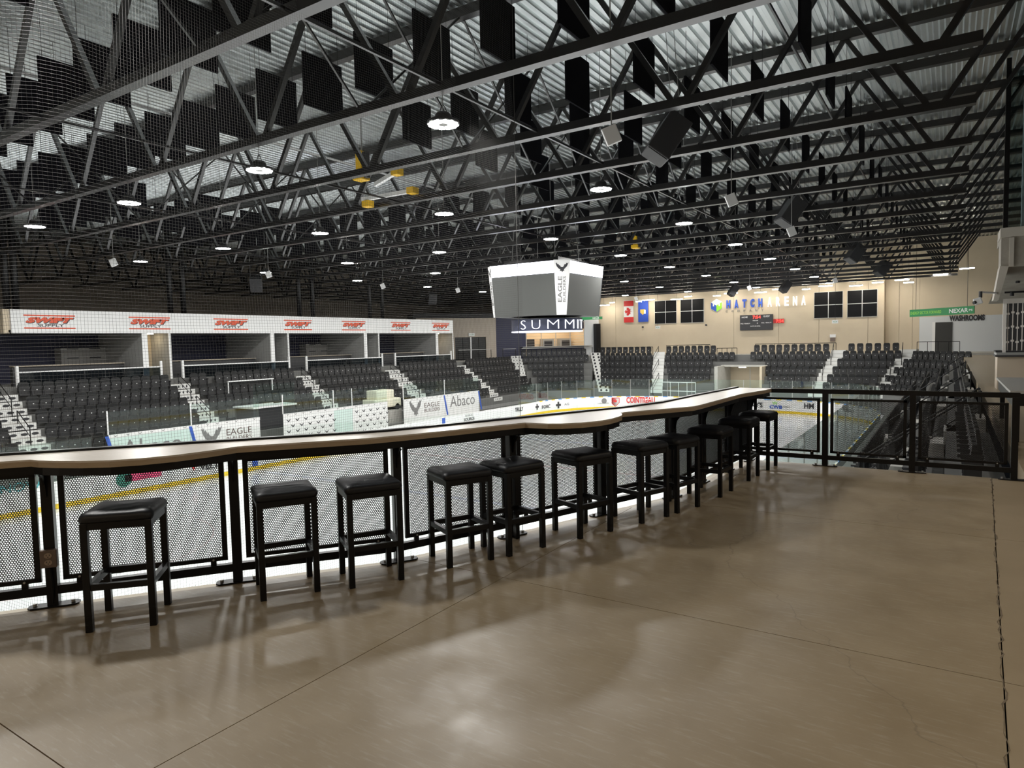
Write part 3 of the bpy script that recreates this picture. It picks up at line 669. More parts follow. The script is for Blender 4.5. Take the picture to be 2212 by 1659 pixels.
# diagonal corner wall with doors, navy wall and concession
A0, A1 = Vector((-42, 53.4, 0)), Vector((-32.6, 68.0, 0)); dA = (A1 - A0).normalized(); nA = Vector((dA.y, -dA.x, 0))
def onA(px, py): return on_plane(px, py, A0, nA)
dw = sempty('wall_corner', A0 + ZU * ZC)
ZT = 4.35
def awall(pa, pb, z0, z1, m_, name='wall_panel', th=.2, off=0.):
    a, c = onA(pa, 740), onA(pb, 740); a.z = c.z = 0
    return MB().obox((a + c) / 2 - nA * (th / 2 - off) + ZU * (z0 + z1) / 2, (c - a) / 2, nA * th / 2, ZU * (z1 - z0) / 2).build(name, m_, dw)
awall(900, 983, ZC - 1, ZT, LEFTW); awall(983, 1050, 2.42, ZT, LEFTW); awall(1050, 1072, ZC - 1, ZT, LEFTW)
awall(983, 1050, ZC - .5, 2.42, DARK, 'door_recess', .1, -.35)
awall(1072, 1137, ZC - 1, ZT, NAVY); awall(1137, 1262, 3.15, ZT, NAVY); awall(1262, 1294, ZC - 1, ROOFZ, COOLW)
awall(1137, 1262, ZC - 1, 1.25, NAVY)
awall(900, 1262, ZT, ZT + .5, DARK, 'soffit_band', 2.2, -1)
for k, (pa, pb) in enumerate(((984, 1000), (1001, 1015.5), (1018.5, 1034), (1035, 1050))):
    d_ = awall(pa, pb, ZC, 2.4, mat('dark_door', (.012, .012, .012), .3), 'door_leaf', .05, -.12)
awall(1015.5, 1018.5, ZC, 2.42, WHITE, 'door_post', .1, .02)
ex = onA(1018, 723); exs = thing('exit_sign', 'small white exit sign above the double doors', 'sign', ex); MB().obox(ex + nA * .08, dA * .32, nA * .05, ZU * .16).build('case', APW, exs); text('exit_print', '<< >>', mat('exit_green', (.02, .35, .1), .5), exs, ex + nA * .13, dA, ZU, w=.42, h=.14, depth=.003)
# concession behind the corner wall
kb = sempty('wall_concession', onA(1200, 740) - ZU * 1.5)
a, c = onA(1137, 740), onA(1262, 740); a.z = c.z = 0; Lk = (c - a).length
MB().obox((a + c) / 2 - nA * 3.2 + ZU * 1.8, (c - a) / 2, nA * .1, ZU * 2.2).build('back_wall', KIOSKW, kb)
MB().obox(a - nA * 1.6 + ZU * 1.8, dA * .05, nA * 1.6, ZU * 2.2).build('side_wall', KIOSKW, kb); MB().obox(c - nA * 1.6 + ZU * 1.8, dA * .05, nA * 1.6, ZU * 2.2).build('side_wall', KIOSKW, kb)
MB().obox((a + c) / 2 - nA * 1.6 + ZU * 3.9, (c - a) / 2, nA * 1.6, ZU * .05).build('soffit', WHITE, kb)
kl = thing('concession_lamp', 'warm lamp panel inside the concession', 'lamp', (a + c) / 2 - nA * 1.5 + ZU * 3.8)
MB().obox((a + c) / 2 - nA * 1.5 + ZU * 3.8, (c - a) / 2 * .8, nA * .3, ZU * .03).build('lens', mat('concession_tube', (1, 1, 1), .5, emit=12, emcol=(1, .80, .55)), kl)
for k in range(5):
    q = a.lerp(c, k / 4) ; MB().tube([q + ZU * 1.25, q + ZU * 3.15], .04, 6).build('shutter_guide', GALV, kb)
for k in range(6): MB().tube([a + ZU * (1.5 + .3 * k) + nA * .01, c + ZU * (1.5 + .3 * k) + nA * .01], .012, 5).build('grille_bar', GALV, kb)
ctop = thing('concession_counter', 'long grey counter ledge before the concession', 'counter', a + ZU * 1.2)
MB().obox((a + c) / 2 + nA * .3 + ZU * 1.28, (c - a) / 2 * 1.2, nA * .3, ZU * .04).build('top', GALV, ctop)
mb_ = thing('menu_board', 'black menu board high in the concession', 'menu', (a + c) / 2 - nA * 2.9 + ZU * 3)
MB().obox((a + c) / 2 - nA * 2.95 + ZU * 3.15, (c - a) / 2 * .34, nA * .04, ZU * .22).build('panel', INK, mb_)
for k, t_ in enumerate((.18, .52, .83)):
    q = a.lerp(c, t_); ap_ = thing('kitchen_appliance', ('dark oven behind the concession counter', 'low steel fryer behind the concession counter', 'grey warming box behind the concession counter')[k], 'appliance', q - nA * 2 + ZU * 1.1)
    MB().obox(q - nA * 2.4 + ZU * 1.5, dA * .7, nA * .35, ZU * .6).build('body', (DARK, GALV, GREYW)[k], ap_); MB().obox(q - nA * 2.04 + ZU * 1.6, dA * .5, nA * .012, ZU * .3).build('door', INK, ap_)
pp = onA(1287, 740); pl = thing('black_pillar', 'tall black square pillar at the end of the pale wall', 'pillar', (pp.x, pp.y, ZC)); MB().obox(Vector((pp.x, pp.y, 1.9)) + nA * .3, dA * .28, nA * .28, ZU * 1.75).build('shaft', BLACK, pl)
for k, (pa, pb) in enumerate(((978, 1048), (1073, 1100), (1112, 1263))):
    p0_, p1_ = onA(pa, 755), onA(pb, 755); p0_.z = p1_.z = ZC; p0_ += nA * 1.6; p1_ += nA * 1.6
    dr = thing('drink_rail', ('grey drink rail before the double doors', 'short grey drink rail before the navy wall', 'long grey drink rail before the concession')[k], 'railing', p0_)
    MB().bar(p0_ + ZU * .95, p1_ + ZU * .95, .3, .05).build('ledge', GALV, dr)
    for q in (p0_, p1_): MB().tube([q, q + ZU * .95], .03, 6).build('post', BLACK, dr)
# cove tubes above the corner wall
cv = [(905, 684), (912, 678.5), (988, 680), (984, 685), (992, 683), (1040, 681), (1062, 679.5)]
cvp = [onA(*q) - nA * 1.2 for q in cv]
for k, (i, j) in enumerate(((0, 1), (1, 2), (3, 4), (4, 5), (5, 6))):
    lt = thing('cove_tube', 'thin white tube lamp above the corner doors', 'lamp', cvp[i], 0, 'white tube lamps above the corner doors'); MB().tube([cvp[i], cvp[j]], .07, 6).build('tube', TUBE2, lt)

# ------------------------------------------------------------------ far wall fittings
WY = 67.98
for k, (pa, pb) in enumerate(((1414.5, 1462), (1470, 1521), (1758.5, 1821), (1830, 1895.5))):
    xa, xb = onY(pa, 670, WY).x, onY(pb, 670, WY).x; z0, z1 = 3.42, 5.84
    wn = sempty('window_%d' % (k + 1), ((xa + xb) / 2, WY, z0))
    MB().box(xa, xb, WY - .06, WY + .02, z0, z1).build('window_frame', MULL, wn)
    xm = (xa + xb) / 2; zm = (z0 + z1) / 2
    for i in range(2):
        for j in range(2):
            MB().box((xa + .03, xm + .03)[i], (xm - .03, xb - .03)[i], WY - .075, WY - .06, (z0 + .03, zm + .03)[j], (zm - .03, z1 - .03)[j]).build('pane', WINB, wn)
sg = thing('arena_sign', 'raised wall letters reading HATCH ARENA with cube emblem', 'sign', (onY(1535, 665, WY).x, WY, 4.2))
def sign_row(word, px0, px1, zc, h, m_, bold, name='letter'):
    n_ = len(word)
    for k, ch in enumerate(word):
        px = px0 + (px1 - px0) * k / (n_ - 1); q = onY(px, 655, WY); w = (onY(px + 1, 655, WY).x - q.x)
        text(name, ch, m_, sg, (q.x, WY, zc), XU, ZU, w=w * (8.6 if h > .5 else 4.5), h=h, depth=.12 if h > .5 else .04, bold=bold * 1.15, lift=.03)
zc1 = onY(1610, 655.5, WY).z
sign_row('HATCH', 1574, 1643, zc1, .82, HBLUE, .05); sign_row('ARENA', 1663, 1736, zc1 + .02, .88, SIGNW, .022); sign_row('COMPANY', 1570, 1647, onY(1610, 671, WY).z, .2, GREYINK, .0)
q = onY(1548, 660, WY); hx = [(.62 * math.sin(math.pi / 3 * k), .62 * math.cos(math.pi / 3 * k)) for k in range(6)]
MB().plate(q, XU, ZU, -YU, [(a * 1.08, c * 1.08) for a, c in hx], .02, .05).build('emblem_rim', WHITE, sg)
MB().plate(q, XU, ZU, -YU, [hx[3], hx[4], hx[5], (0, 0)], .05, .09).build('emblem_left', HBLUE, sg)
MB().plate(q, XU, ZU, -YU, [hx[1], hx[2], hx[3], (0, 0)], .05, .09).build('emblem_right', HGREEN, sg)
MB().plate(q, XU, ZU, -YU, [hx[5], hx[0], hx[1], (0, 0)], .05, .09).build('emblem_top', WHITE, sg)
for sx_, m_ in ((-1, WHITE), (1, WHITE)):
    MB().plate(q + XU * .29 * sx_ + ZU * -.05, XU, ZU, -YU, [(-.06, .22), (.06, .22), (.06, -.02), (-.06, -.02)], .09, .1).build('emblem_notch', m_, sg)
xa, xb = onY(1599.5, 700, WY).x, onY(1670, 700, WY).x; za, zb = onY(1635, 713, WY).z, onY(1635, 680, WY).z
sb = thing('wall_scoreboard', 'black wall scoreboard showing 7:54 in red digits', 'scoreboard', ((xa + xb) / 2, WY, za))
MB().box(xa, xb, WY - .2, WY, za, zb).build('case', INK, sb)
cx_, hh = (xa + xb) / 2, zb - za; wd = xb - xa
def sbt(s_, fx, fz, w, h, m_=WHITE): text('scoreboard_print', s_, m_, sb, (xa + wd * fx, WY - .2, za + hh * fz), XU, ZU, w=w, h=h, depth=.01, bold=.02)
sbt('HOME', .15, .86, .55, .16); sbt('GUEST', .82, .88, .6, .16); sbt('PERIOD', .48, .62, .5, .1); sbt('PLR', .07, .44, .28, .1); sbt('PENALTY', .23, .44, .55, .1); sbt('PLR', .71, .46, .28, .1); sbt('PENALTY', .88, .46, .55, .1); sbt('SHOTS ON GOAL', .48, .26, .95, .1); sbt('+', .54, .45, .12, .12)
sbt('7:54', .52, .85, .75, .3, REDLED)
for fx in (.4, .56): MB().box(xa + wd * fx - .2, xa + wd * fx + .2, WY - .21, WY - .2, za + .08, za + hh * .18).build('digit_window', DARK, sb)
xa2, xb2 = onY(1671, 693, WY).x, onY(1694, 693, WY).x; za2, zb2 = onY(1682, 698, WY).z, onY(1682, 689, WY).z
ck = thing('wall_clock', 'small red digital clock beside the wall scoreboard', 'clock', (xa2, WY, za2)); MB().box(xa2, xb2, WY - .12, WY, za2, zb2).build('case', mat('clock_red', (.25, .01, .01), .5, emit=.15, emcol=(1, .02, .02)), ck)
text('clock_digits', '7:54', REDLED, ck, (xa2 + (xb2 - xa2) * .62, WY - .12, (za2 + zb2) / 2), XU, ZU, w=.7, h=.3, depth=.01, bold=.02)
# flags
xa, xb = onY(1348.5, 660, WY).x, onY(1369, 660, WY).x; z1, z0 = onY(1358, 650, WY).z, onY(1358, 696.5, WY).z
fl = thing('maple_leaf_flag', 'vertical red and white flag with maple leaf on far wall', 'flag', ((xa + xb) / 2, WY - .1, z0)); hF = z1 - z0
MB().bar((xa - .05, WY - .06, z1 + .02), (xb + .05, WY - .06, z1 + .02), .12, .05).build('rod', MULL, fl); MB().box(xa, xb, WY - .12, WY - .1, z0, z0 + hF * .25).build('red_band', RED, fl); MB().box(xa, xb, WY - .12, WY - .1, z0 + hF * .25, z1 - hF * .25).build('white_band', WHITE, fl); MB().box(xa, xb, WY - .12, WY - .1, z1 - hF * .25, z1).build('red_band', RED, fl)
MB().plate(((xa + xb) / 2, WY - .125, (z0 + z1) / 2), ZU, -XU, -YU, [(a * .95, c * .95) for a, c in LEAF], 0, .006).build('leaf', RED, fl)
xa, xb = onY(1379.5, 660, WY).x, onY(1401, 660, WY).x
fl = thing('blue_flag', 'vertical royal blue flag with gold shield on far wall', 'flag', ((xa + xb) / 2, WY - .1, z0)); MB().bar((xa - .05, WY - .06, z1 + .0), (xb + .05, WY - .06, z1 + .0), .12, .1).build('rod', MULL, fl); MB().box(xa, xb, WY - .12, WY - .1, z0, z1 - .05).build('cloth', mat('flag_blue', (.02, .07, .42), .6), fl)
MB().plate(((xa + xb) / 2 - .05, WY - .125, (z0 + z1) / 2 - .1), XU, ZU, -YU, [(a * .55, c * .55) for a, c in shield], 0, .006).build('shield', mat('flag_gold', (.62, .42, .08), .6), fl); MB().box((xa + xb) / 2 + .1, (xa + xb) / 2 + .28, WY - .135, WY - .125, (z0 + z1) / 2 - .3, (z0 + z1) / 2 + .1).build('shield_side', APW, fl)
for px, py, m_ in ((1421, 707, APW), (1804, 695, APW)):
    q = onY(px, py, 66); s_ = thing('exit_sign', 'small white exit sign hung %s' % ('under the first dark window' if px < 1500 else 'on a wire before the third dark window'), 'sign', q); MB().box(q.x - .25, q.x + .25, 65.96, 66.04, q.z - .15, q.z + .15).build('case', APW, s_)
    MB().tube([q + ZU * .15, (q.x, q.y, ROOFZ)], .012, 5).build('wire', BLACK, s_)
    text('exit_print', '<>', mat('exit_green2', (.02, .35, .1), .5), s_, (q.x, 65.96, q.z), XU, ZU, w=.3, h=.14, depth=.003)
for px, py in ((1389, 706.5), (1525.5, 702)):
    q = onY(px, py, WY); tag(MB().tube([(q.x, WY - .12, q.z), (q.x, WY, q.z)], .1, 10).build('wall_sensor', DARK), 'small dark round sensor on the beige far wall', 'sensor', 'round sensors on the far wall')
q = onY(1799, 734, WY); s_ = thing('wall_box', 'brown control box low on the far wall', 'box', q); MB().box(q.x - .2, q.x + .2, WY - .12, WY, q.z - .15, q.z + .2).build('case', OUTM, s_); MB().box(q.x - .25, q.x + .25, WY - .05, WY, q.z + .22, q.z + .5).build('lid', APW, s_)
# green banners
def banner(label, pa, pb, ytl, ybl, ytr, ybr, Y, Y2, txt):
    P0, P1 = onY(pa, ytl, Y), onY(pb, ytr, Y2); Q0, Q1 = onY(pa, ybl, Y), onY(pb, ybr, Y2)
    r = (P1 - P0).normalized(); r.z = 0; r.normalize(); n_ = r.cross(ZU); h = (P0.z - Q0.z + P1.z - Q1.z) / 2; cz = (P0.z + Q0.z + P1.z + Q1.z) / 4; L = Vector((P1.x - P0.x, P1.y - P0.y, 0)).length
    c = Vector(((P0.x + P1.x) / 2, (P0.y + P1.y) / 2, cz)); s_ = thing('green_banner', label, 'banner', c)
    MB().obox(c, r * L / 2, n_ * .03, ZU * h / 2).build('board', GREEN, s_)
    for f, t_, m_, w, hh_ in txt: text('banner_print', t_, m_, s_, c + r * (L * (f - .5)) + n_ * .03, r, ZU, w=L * w, h=h * hh_, depth=.004, bold=.02)
    for f in (-.4, .4): MB().tube([c + r * L * f + ZU * h / 2, Vector(((c + r * L * f).x, (c + r * L * f).y, ROOFZ))], .015, 5).build('wire', BLACK, s_)
banner('hanging green NEXAR banner before the washrooms', 1965.7, 2105, 669.5, 685, 660.5, 677, 60, 56, ((.27, 'ENERGY SECTOR FORWARD', LIME, .5, .42), (.78, 'NEXAR', WHITE, .28, .55), (.955, 'PS', WHITE, .05, .25)))
banner('small green NEXAR banner behind the hanging scoreboard', 1254, 1301, 685, 691, 684, 690, 62, 62, ((.72, 'NEXAR', WHITE, .3, .6),))
ws = thing('washroom_sign', 'black WASHROOMS letters above the door', 'sign', onY(2088, 686, 68.9)); text('letters', 'WASHROOMS', INK, ws, onY(2088.5, 686.5, 68.88), XU, ZU, w=2.5, h=.5, depth=.03, bold=.05)
dr = sempty('door_1', onY(2038, 760, 68.9)); xa, xb = onY(2020, 730, 68.88).x, onY(2057, 730, 68.88).x
MB().box(xa, xb, 68.8, 68.9, ZC, 2.75).build('door_leaf', mat('dark_grey_door', (.035, .035, .033), .5), dr); MB().box(xa - .22, xa, 68.78, 68.9, ZC, 2.78).build('door_jamb', WHITE, dr)
# linear lamps along the far wall
for k, (pa, pb, py) in enumerate(((1293, 1316, 659), (1318, 1327, 653), (1374, 1386, 651), (1388, 1413, 647.5), (1450, 1474, 646), (1479, 1494, 640), (1541, 1556, 638.5), (1565, 1593, 633), (1630, 1656, 631), (1669, 1687, 624.5), (1733, 1750, 624), (1769, 1798, 617), (1835, 1863, 616.5), (1884, 1908, 609.5), (1933, 1964, 604), (1952, 1974, 609.5), (2016, 2048, 592), (2073, 2105, 579))):
    up = k % 2 == 0 and k < 14; Yl = 65.9 if k == 15 else (66.6 if py > 600 else 63.8)
    pa_, pb_ = onY(pa, py, Yl), onY(pb, py, Yl); z = (pa_.z + pb_.z) / 2
    lt = thing('tube_lamp', 'white linear tube lamp hung along the beige far wall', 'lamp', pa_, 0, 'linear lamps along the far wall')
    MB().box(pa_.x, pb_.x, Yl - .07, Yl + .07, z - .06, z).build('diffuser', TUBE, lt); MB().box(pa_.x, pb_.x, Yl - .09, Yl + .09, z, z + .06).build('housing', APW, lt)
    MB().tube([((pa_.x + pb_.x) / 2, Yl, z + .06), ((pa_.x + pb_.x) / 2, Yl, ROOFZ + (.078 if k == 5 else .02))], .01, 4).build('wire', BLACK, lt)

# ------------------------------------------------------------------ roof trusses
TY = [6.53 + 3.43 * n_ for n_ in range(-2, 19)]
ZBc, ZTc = 6.40, 9.58
def truss_parts(root):
    MB().box(-53.2, .35, -.1, .1, ZBc, ZBc + .17).build('bottom_chord', TRUSS, root, False)
    MB().box(-55, 7.9, -.11, .11, ZTc, ZTc + .24).build('top_chord', TRUSS, root, False)
    web = MB().box(-.055, .055, -.055, .055, 0, 1).build('web_member', TRUSS, root, False); me = web.data; bpy.data.objects.remove(web)
    nodes = []
    for k in range(13):
        xb = -.35 - 4.27 * k
        nodes += [((xb + .12, ZBc + .1), (xb + 2.13, ZTc + .05)), ((xb - .12, ZBc + .1), (xb - 2.13, ZTc + .05))]
    for a_, c_ in nodes:
        w = bpy.data.objects.new('web_member', me); C.objects.link(w); w.parent = root
        d = Vector((c_[0] - a_[0], 0, c_[1] - a_[1])); w.location = (a_[0], 0, a_[1]); w.rotation_euler = (0, math.atan2(d.x, d.z), 0)
        w.scale = (1, 1, d.length)
ORDN = ['twentieth', 'nineteenth', 'eighteenth', 'seventeenth', 'sixteenth', 'fifteenth', 'fourteenth', 'thirteenth', 'twelfth', 'eleventh', 'tenth', 'ninth', 'eighth', 'seventh', 'sixth', 'fifth', 'fourth', 'third', 'second', 'nearest']
tr0 = None
for n_, y in enumerate(TY):
    if y > 68: continue
    idx = len([q for q in TY if y < q <= 68]); lab = 'black steel roof truss, %s from the beige far wall' % ORDN[19 - min(idx, 19)]
    if tr0 is None: tr0 = thing('roof_truss', lab, 'truss', (0, y, 0), 0, 'black steel roof trusses'); truss_parts(tr0)
    else: dup(tr0, (0, y, 0), 0, lab)
for k, xb in enumerate((-7.9, -15.4, -22.6, -30.0, -37.4, -44.8)):
    br = thing('truss_bridging', 'thin steel bridging line below the roof trusses, %s from the bar side' % NUM[k], 'bracing', (xb, 3, ZBc), 0, 'bridging lines between the trusses')
    for y0, y1 in zip(TY[:-2], TY[1:-1]):
        MB().bar((xb, y0 + .1, ZBc + .12), (xb, y1 - .1, ZBc + .12), .05, .05).build('bottom_tie', TRUSS, br)
        if k in (0, 2): MB().bar((xb - 2.1, y0 + .1, ZBc + .15), (xb - 2.1, y1 - .1, ZTc), .045, .045).build('cross_brace', TRUSS, br); MB().bar((xb - 2.1, y0 + .1, ZTc), (xb - 2.1, y1 - .1, ZBc + .15), .045, .045).build('cross_brace', TRUSS, br)
for k, xb in enumerate((-3.4, -11.7, -20.0)):
    tag(MB().tube([(xb, 0, 8.95), (xb, 66, 8.95)], .04, 6).build('sprinkler_pipe', GALV if k else TRUSS), 'thin sprinkler pipe running under the roof deck above the %s' % ('bar side seats', 'near side of the ice', 'middle of the ice')[k], 'pipe')
# baffles
bf0 = None; cnt = 0
bays = [11.55 + 3.43 * k for k in range(-2, 14)]
for k, y in enumerate(bays):
    for j in range(20):
        xx = -2.57 - 1.715 * j
        if -27 < xx < -14.5 and 13 < y < 24: continue
        if -20 < xx < -13 and 26 < y < 32: continue
        x_, y_, z_ = proj((xx, y, 8.1))
        if z_ < 0 or x_ < -150 or x_ > 2350 or y_ < -150: continue
        if cnt >= 300: continue
        cnt += 1
        lab = 'black square acoustic baffle, %s baffle row from far wall, %s column from bar side' % (NUM[len(bays) - 1 - k], NUM[j])
        if bf0 is None:
            bf0 = thing('acoustic_baffle', lab, 'baffle', (xx, y, 7.49), 0, 'black acoustic baffles under the roof')
            MB().box(-.025, .025, -.6, .6, 0, 1.23).build('panel', BAFFLE, bf0, False)
            w = MB()
            for yy in (-.5, .5): w.tube([(0, yy, 1.23), (0, yy, 2.41)], .006, 4)
            w.build('hanger_wires', BLACK, bf0, False)
        else: dup(bf0, (xx, y, 7.49), 0, lab)
# high bay lamps
ZL = 5.93
lm0 = None
for col, xx in enumerate((-8.1, -13.6, -19.4, -25.3, -31.7)):
    for row in range(9):
        y = 3.35 + 6.84 * row
        lab = 'round LED high bay lamp, %s lamp row from far wall, %s column from bar side' % (NUM[8 - row], NUM[col])
        if lm0 is None:
            lm0 = thing('high_bay_lamp', lab, 'lamp', (xx, y, ZL), 0, 'round LED high bay lamps')
            MB().lathe([(.001, .2), (.12, .2), (.15, .16), (.17, .06), (.3, .05), (.31, 0), (.29, -.015), (.10, -.012), (.001, -.012)], 24).build('housing', DARK, lm0, False)
            b = MB()
            for k in range(12):
                a0, a1 = 2 * math.pi * (k + .08) / 12, 2 * math.pi * (k + .92) / 12
                pts = [(.11 * math.cos(a0), .11 * math.sin(a0)), (.11 * math.cos(a1), .11 * math.sin(a1)), (.28 * math.cos(a1), .28 * math.sin(a1)), (.295 * math.cos((a0 + a1) / 2), .295 * math.sin((a0 + a1) / 2)), (.28 * math.cos(a0), .28 * math.sin(a0))]
                b.add([(p_[0], p_[1], -.02) for p_ in pts], [(0, 1, 2, 3, 4)])
            b.build('led_segments', LEDW, lm0, False)
            MB().lathe([(.001, -.02), (.09, -.02), (.09, -.01)], 16).build('hub', GREYW, lm0, False)
            MB().tube([(0, 0, .2), (0, 0, 3.9)], .009, 5).build('cable', GALV, lm0, False)
            MB().tube([(-.09, 0, .2), (-.05, 0, .3), (0, 0, .36), (.05, 0, .3), (.09, 0, .2)], .01, 5).build('hook', DARK, lm0, False)
        else: dup(lm0, (xx, y, ZL), 0, lab)
# speakers, access points, hoists
def speaker(label, p, yaw, s_=1.0):
    t_ = thing('hanging_speaker', label, 'speaker', p, yaw, 'black loudspeakers hung under the roof')
    rot = Matrix.Rotation(R(35), 3, 'Y') ; P_ = Vector(p)
    ax, ay, az = (Matrix.Rotation(yaw, 3, 'Z') @ rot).col
    MB().obox(P_, ax * .28 * s_, ay * .36 * s_, az * .48 * s_).build('cabinet', DARK, t_, bevel=.03)
    MB().obox(P_ - az * .485 * s_, ax * .25 * s_, ay * .33 * s_, az * .012).build('grille', SLOT, t_)
    for sy in (-1, 1): MB().tube([P_ + ay * .3 * s_ * sy + az * .4 * s_, Vector(((P_ + ay * .3 * s_ * sy).x, (P_ + ay * .3 * s_ * sy).y, ROOFZ + .02))], .008, 5).build('cable', GALV, t_)
for (p, lab) in (((-5.4, 14.76, 6.25), 'large black loudspeaker tilted under the trusses nearest the bar'), ((-5.0, 26.5, 6.32), 'black loudspeaker tilted under the trusses, second from the bar'), ((-4.44, 41.0, 6.2), 'black loudspeaker under the trusses, third from the bar'), ((-3.95, 51.5, 6.2), 'black loudspeaker under the trusses by the green banner'),
                 ((-35.9, 26.3, 5.75), 'black loudspeaker hung before the second suite'), ((-37.4, 44.9, 5.75), 'black loudspeaker hung before the fourth suite'), ((-16, 60.0, 5.9), 'black loudspeaker hung before the sign letters'), ((-11.5, 59.0, 5.9), 'black loudspeaker hung before the far windows')):
    speaker(lab, p, R(35) if p[0] > -30 else R(-40))
ap0 = None
for px, py, z in ((1321, 292, 5.9), (1580, 432, 5.9), (1710, 500, 5.9), (245, 567, 5.2), (580, 593, 5.2), (827, 618, 5.2), (1374, 645, 5.2), (1619, 622, 5.2), (1804, 606, 5.4), (989, 627, 5.2)):
    q = gz(px, py, 5.5)
    if q.y > 66: q = onY(px, py, 64); q.z = 5.5
    if ap0 is None:
        ap0 = thing('wifi_antenna', 'small white box antenna hanging on a rod under the trusses', 'antenna', q, R(30), 'white antennas hung under the trusses')
        MB().obox((0, 0, 0), (.13, 0, .05), (0, .04, 0), (-.06, 0, .15)).build('case', APW, ap0, False, bevel=.015); MB().tube([(0, 0, .12), (0, 0, 4.38)], .012, 5).build('rod', GALV, ap0, False)
    else: dup(ap0, q, R(30))
def hoist(label, q, full):
    t_ = thing('chain_hoist', label, 'hoist', q)
    MB().box(q.x - .13, q.x + .13, q.y - .13, q.y + .13, q.z - .3, q.z + .45).build('body', HOISTY, t_, bevel=.02); MB().box(q.x - .22, q.x + .2, q.y - .2, q.y + .2, q.z - .5, q.z - .3).build('base', HOISTY, t_, bevel=.02)
    MB().tube([(q.x + .05, q.y, q.z + .45), (q.x + .05, q.y, ROOFZ)], .03, 6).build('chain', GALV, t_); MB().box(q.x + .14, q.x + .32, q.y - .1, q.y + .1, q.z - .45, q.z + .4).build('chain_bag', SLOT, t_, bevel=.03)
    if full:
        for a_, c_ in (((.1, -.1, -1.15), (1.9, .3, -1.05)), ((1.0, -.4, -.85), (1.9, -.4, -.6))): MB().bar(q + Vector(a_), q + Vector(c_), .12, .12).build('spreader_bar', APW, t_)
        for a_ in ((.25, 0, -1.3), (1.95, .3, -1.05), (1.95, -.4, -.6)): MB().obox(q + Vector(a_), (.14, 0, 0), (0, .14, 0), (0, 0, .1)).build('clamp', HOISTY, t_)
hoist('yellow chain hoist with white spreader frame near the bare deck', gz(780, 357, 7.75), True); hoist('small yellow chain hoist above the hanging scoreboard', gz(1373, 518, 7.6), False)

# ------------------------------------------------------------------ hanging scoreboard
hs = thing('hanging_scoreboard', 'dark centre-hung video scoreboard with glowing white top band', 'scoreboard', (-16.7, 28.77, 3.0))
def octa(a, c, z, t=0.): return [Vector((-16.7 + x_, 28.77 + y_, z)) for x_, y_ in ((-a + c, -a), (a - c, -a), (a, -a + c), (a, a - c), (a - c, a), (-a + c, a), (-a, a - c), (-a, -a + c))]
def ringm(a0, c0_, z0, a1, c1_, z1, idx):
    lo, hi = octa(a0, c0_, z0), octa(a1, c1_, z1); b = MB()
    for i in idx: j = (i + 1) % 8; b.add([lo[i], lo[j], hi[j], hi[i]], [(0, 1, 2, 3)])
    return b
FACES, CORN = (0, 2, 4, 6), (1, 3, 5, 7)
for i in FACES:
    ringm(2.0, .32, 3.0, 2.2, .5, 4.86, (i,)).build('video_screen', SCREEN, hs); ringm(2.22, .52, 4.88, 2.27, .55, 5.42, (i,)).build('led_band', BAND, hs)
for i in CORN: ringm(2.02, .33, 3.0, 2.28, .56, 5.45, (i,)).build('corner_panel', WHITE, hs)
o8 = octa(1.96, .3, 3.0); o9 = octa(2.15, .5, 5.44); MB().add(o8, [tuple(range(7, -1, -1))]).add(o9, [tuple(range(8))]).add(o8 + o9, [(i, (i + 1) % 8, 8 + (i + 1) % 8, 8 + i) for i in range(8)]).build('core', DARK, hs)
MB().box(-18.2, -15.2, 27.3, 30.3, 5.44, 5.7).build('top_frame', BLACK, hs)
for i in CORN:
    lo, hi = octa(2.02, .33, 3.0), octa(2.28, .56, 5.45); j = (i + 1) % 8
    bot, top_ = (lo[i] + lo[j]) / 2, (hi[i] + hi[j]) / 2; r_ = (lo[j] - lo[i]).normalized(); u_ = (top_ - bot).normalized(); n_ = r_.cross(u_)
    MB().plate(bot + u_ * 2.12 + n_ * .004, r_, u_, n_, [(a * .62, c * .5) for a, c in EAGLE], 0, .006).build('eagle_emblem', INK, hs)
    text('corner_print', 'EAGLE', GREYINK, hs, bot + u_ * 1.15 - r_ * .09, u_, -r_, w=1.15, h=.2, depth=.004, bold=.02, lift=.004)
    text('corner_print', 'BUILDERS', GREYINK, hs, bot + u_ * 1.15 + r_ * .12, u_, -r_, w=1.15, h=.13, depth=.004, bold=.01, lift=.004)
for sx_ in (-1.2, 1.2):
    for sy_ in (-1.2, 1.2): MB().tube([(-16.7 + sx_, 28.77 + sy_, 5.7), (-16.7 + sx_ * .8, 28.77 + sy_ * .8, ROOFZ)], .02, 5).build('cable', GALV, hs)
rg = thing('summit_ring', 'round dark display ring with glowing SUMMIT letters under the scoreboard', 'display', (-16.7, 28.77, 2.26))
RC = Vector((-16.7, 28.77, 0)); RR = 1.74
MB().lathe([(RR, 2.3), (RR, 2.88)], 64, RC).build('ring_screen', RINGM, rg, smooth=True)
MB().lathe([(RR - .2, 2.26), (RR + .02, 2.26), (RR + .02, 2.31), (RR, 2.31)], 64, RC).build('rim', mat('rim_glow', (.9, .9, 1), .5, emit=1.2), rg)
MB().lathe([(.01, 2.9), (RR, 2.9), (RR, 2.87)], 64, RC).build('top_plate', DARK, rg)
for sx_ in (-1, 1): MB().tube([(-16.7 + sx_, 28.77, 2.9), (-16.7 + sx_, 28.77, 3.02)], .05, 6).build('hanger', BLACK, rg)
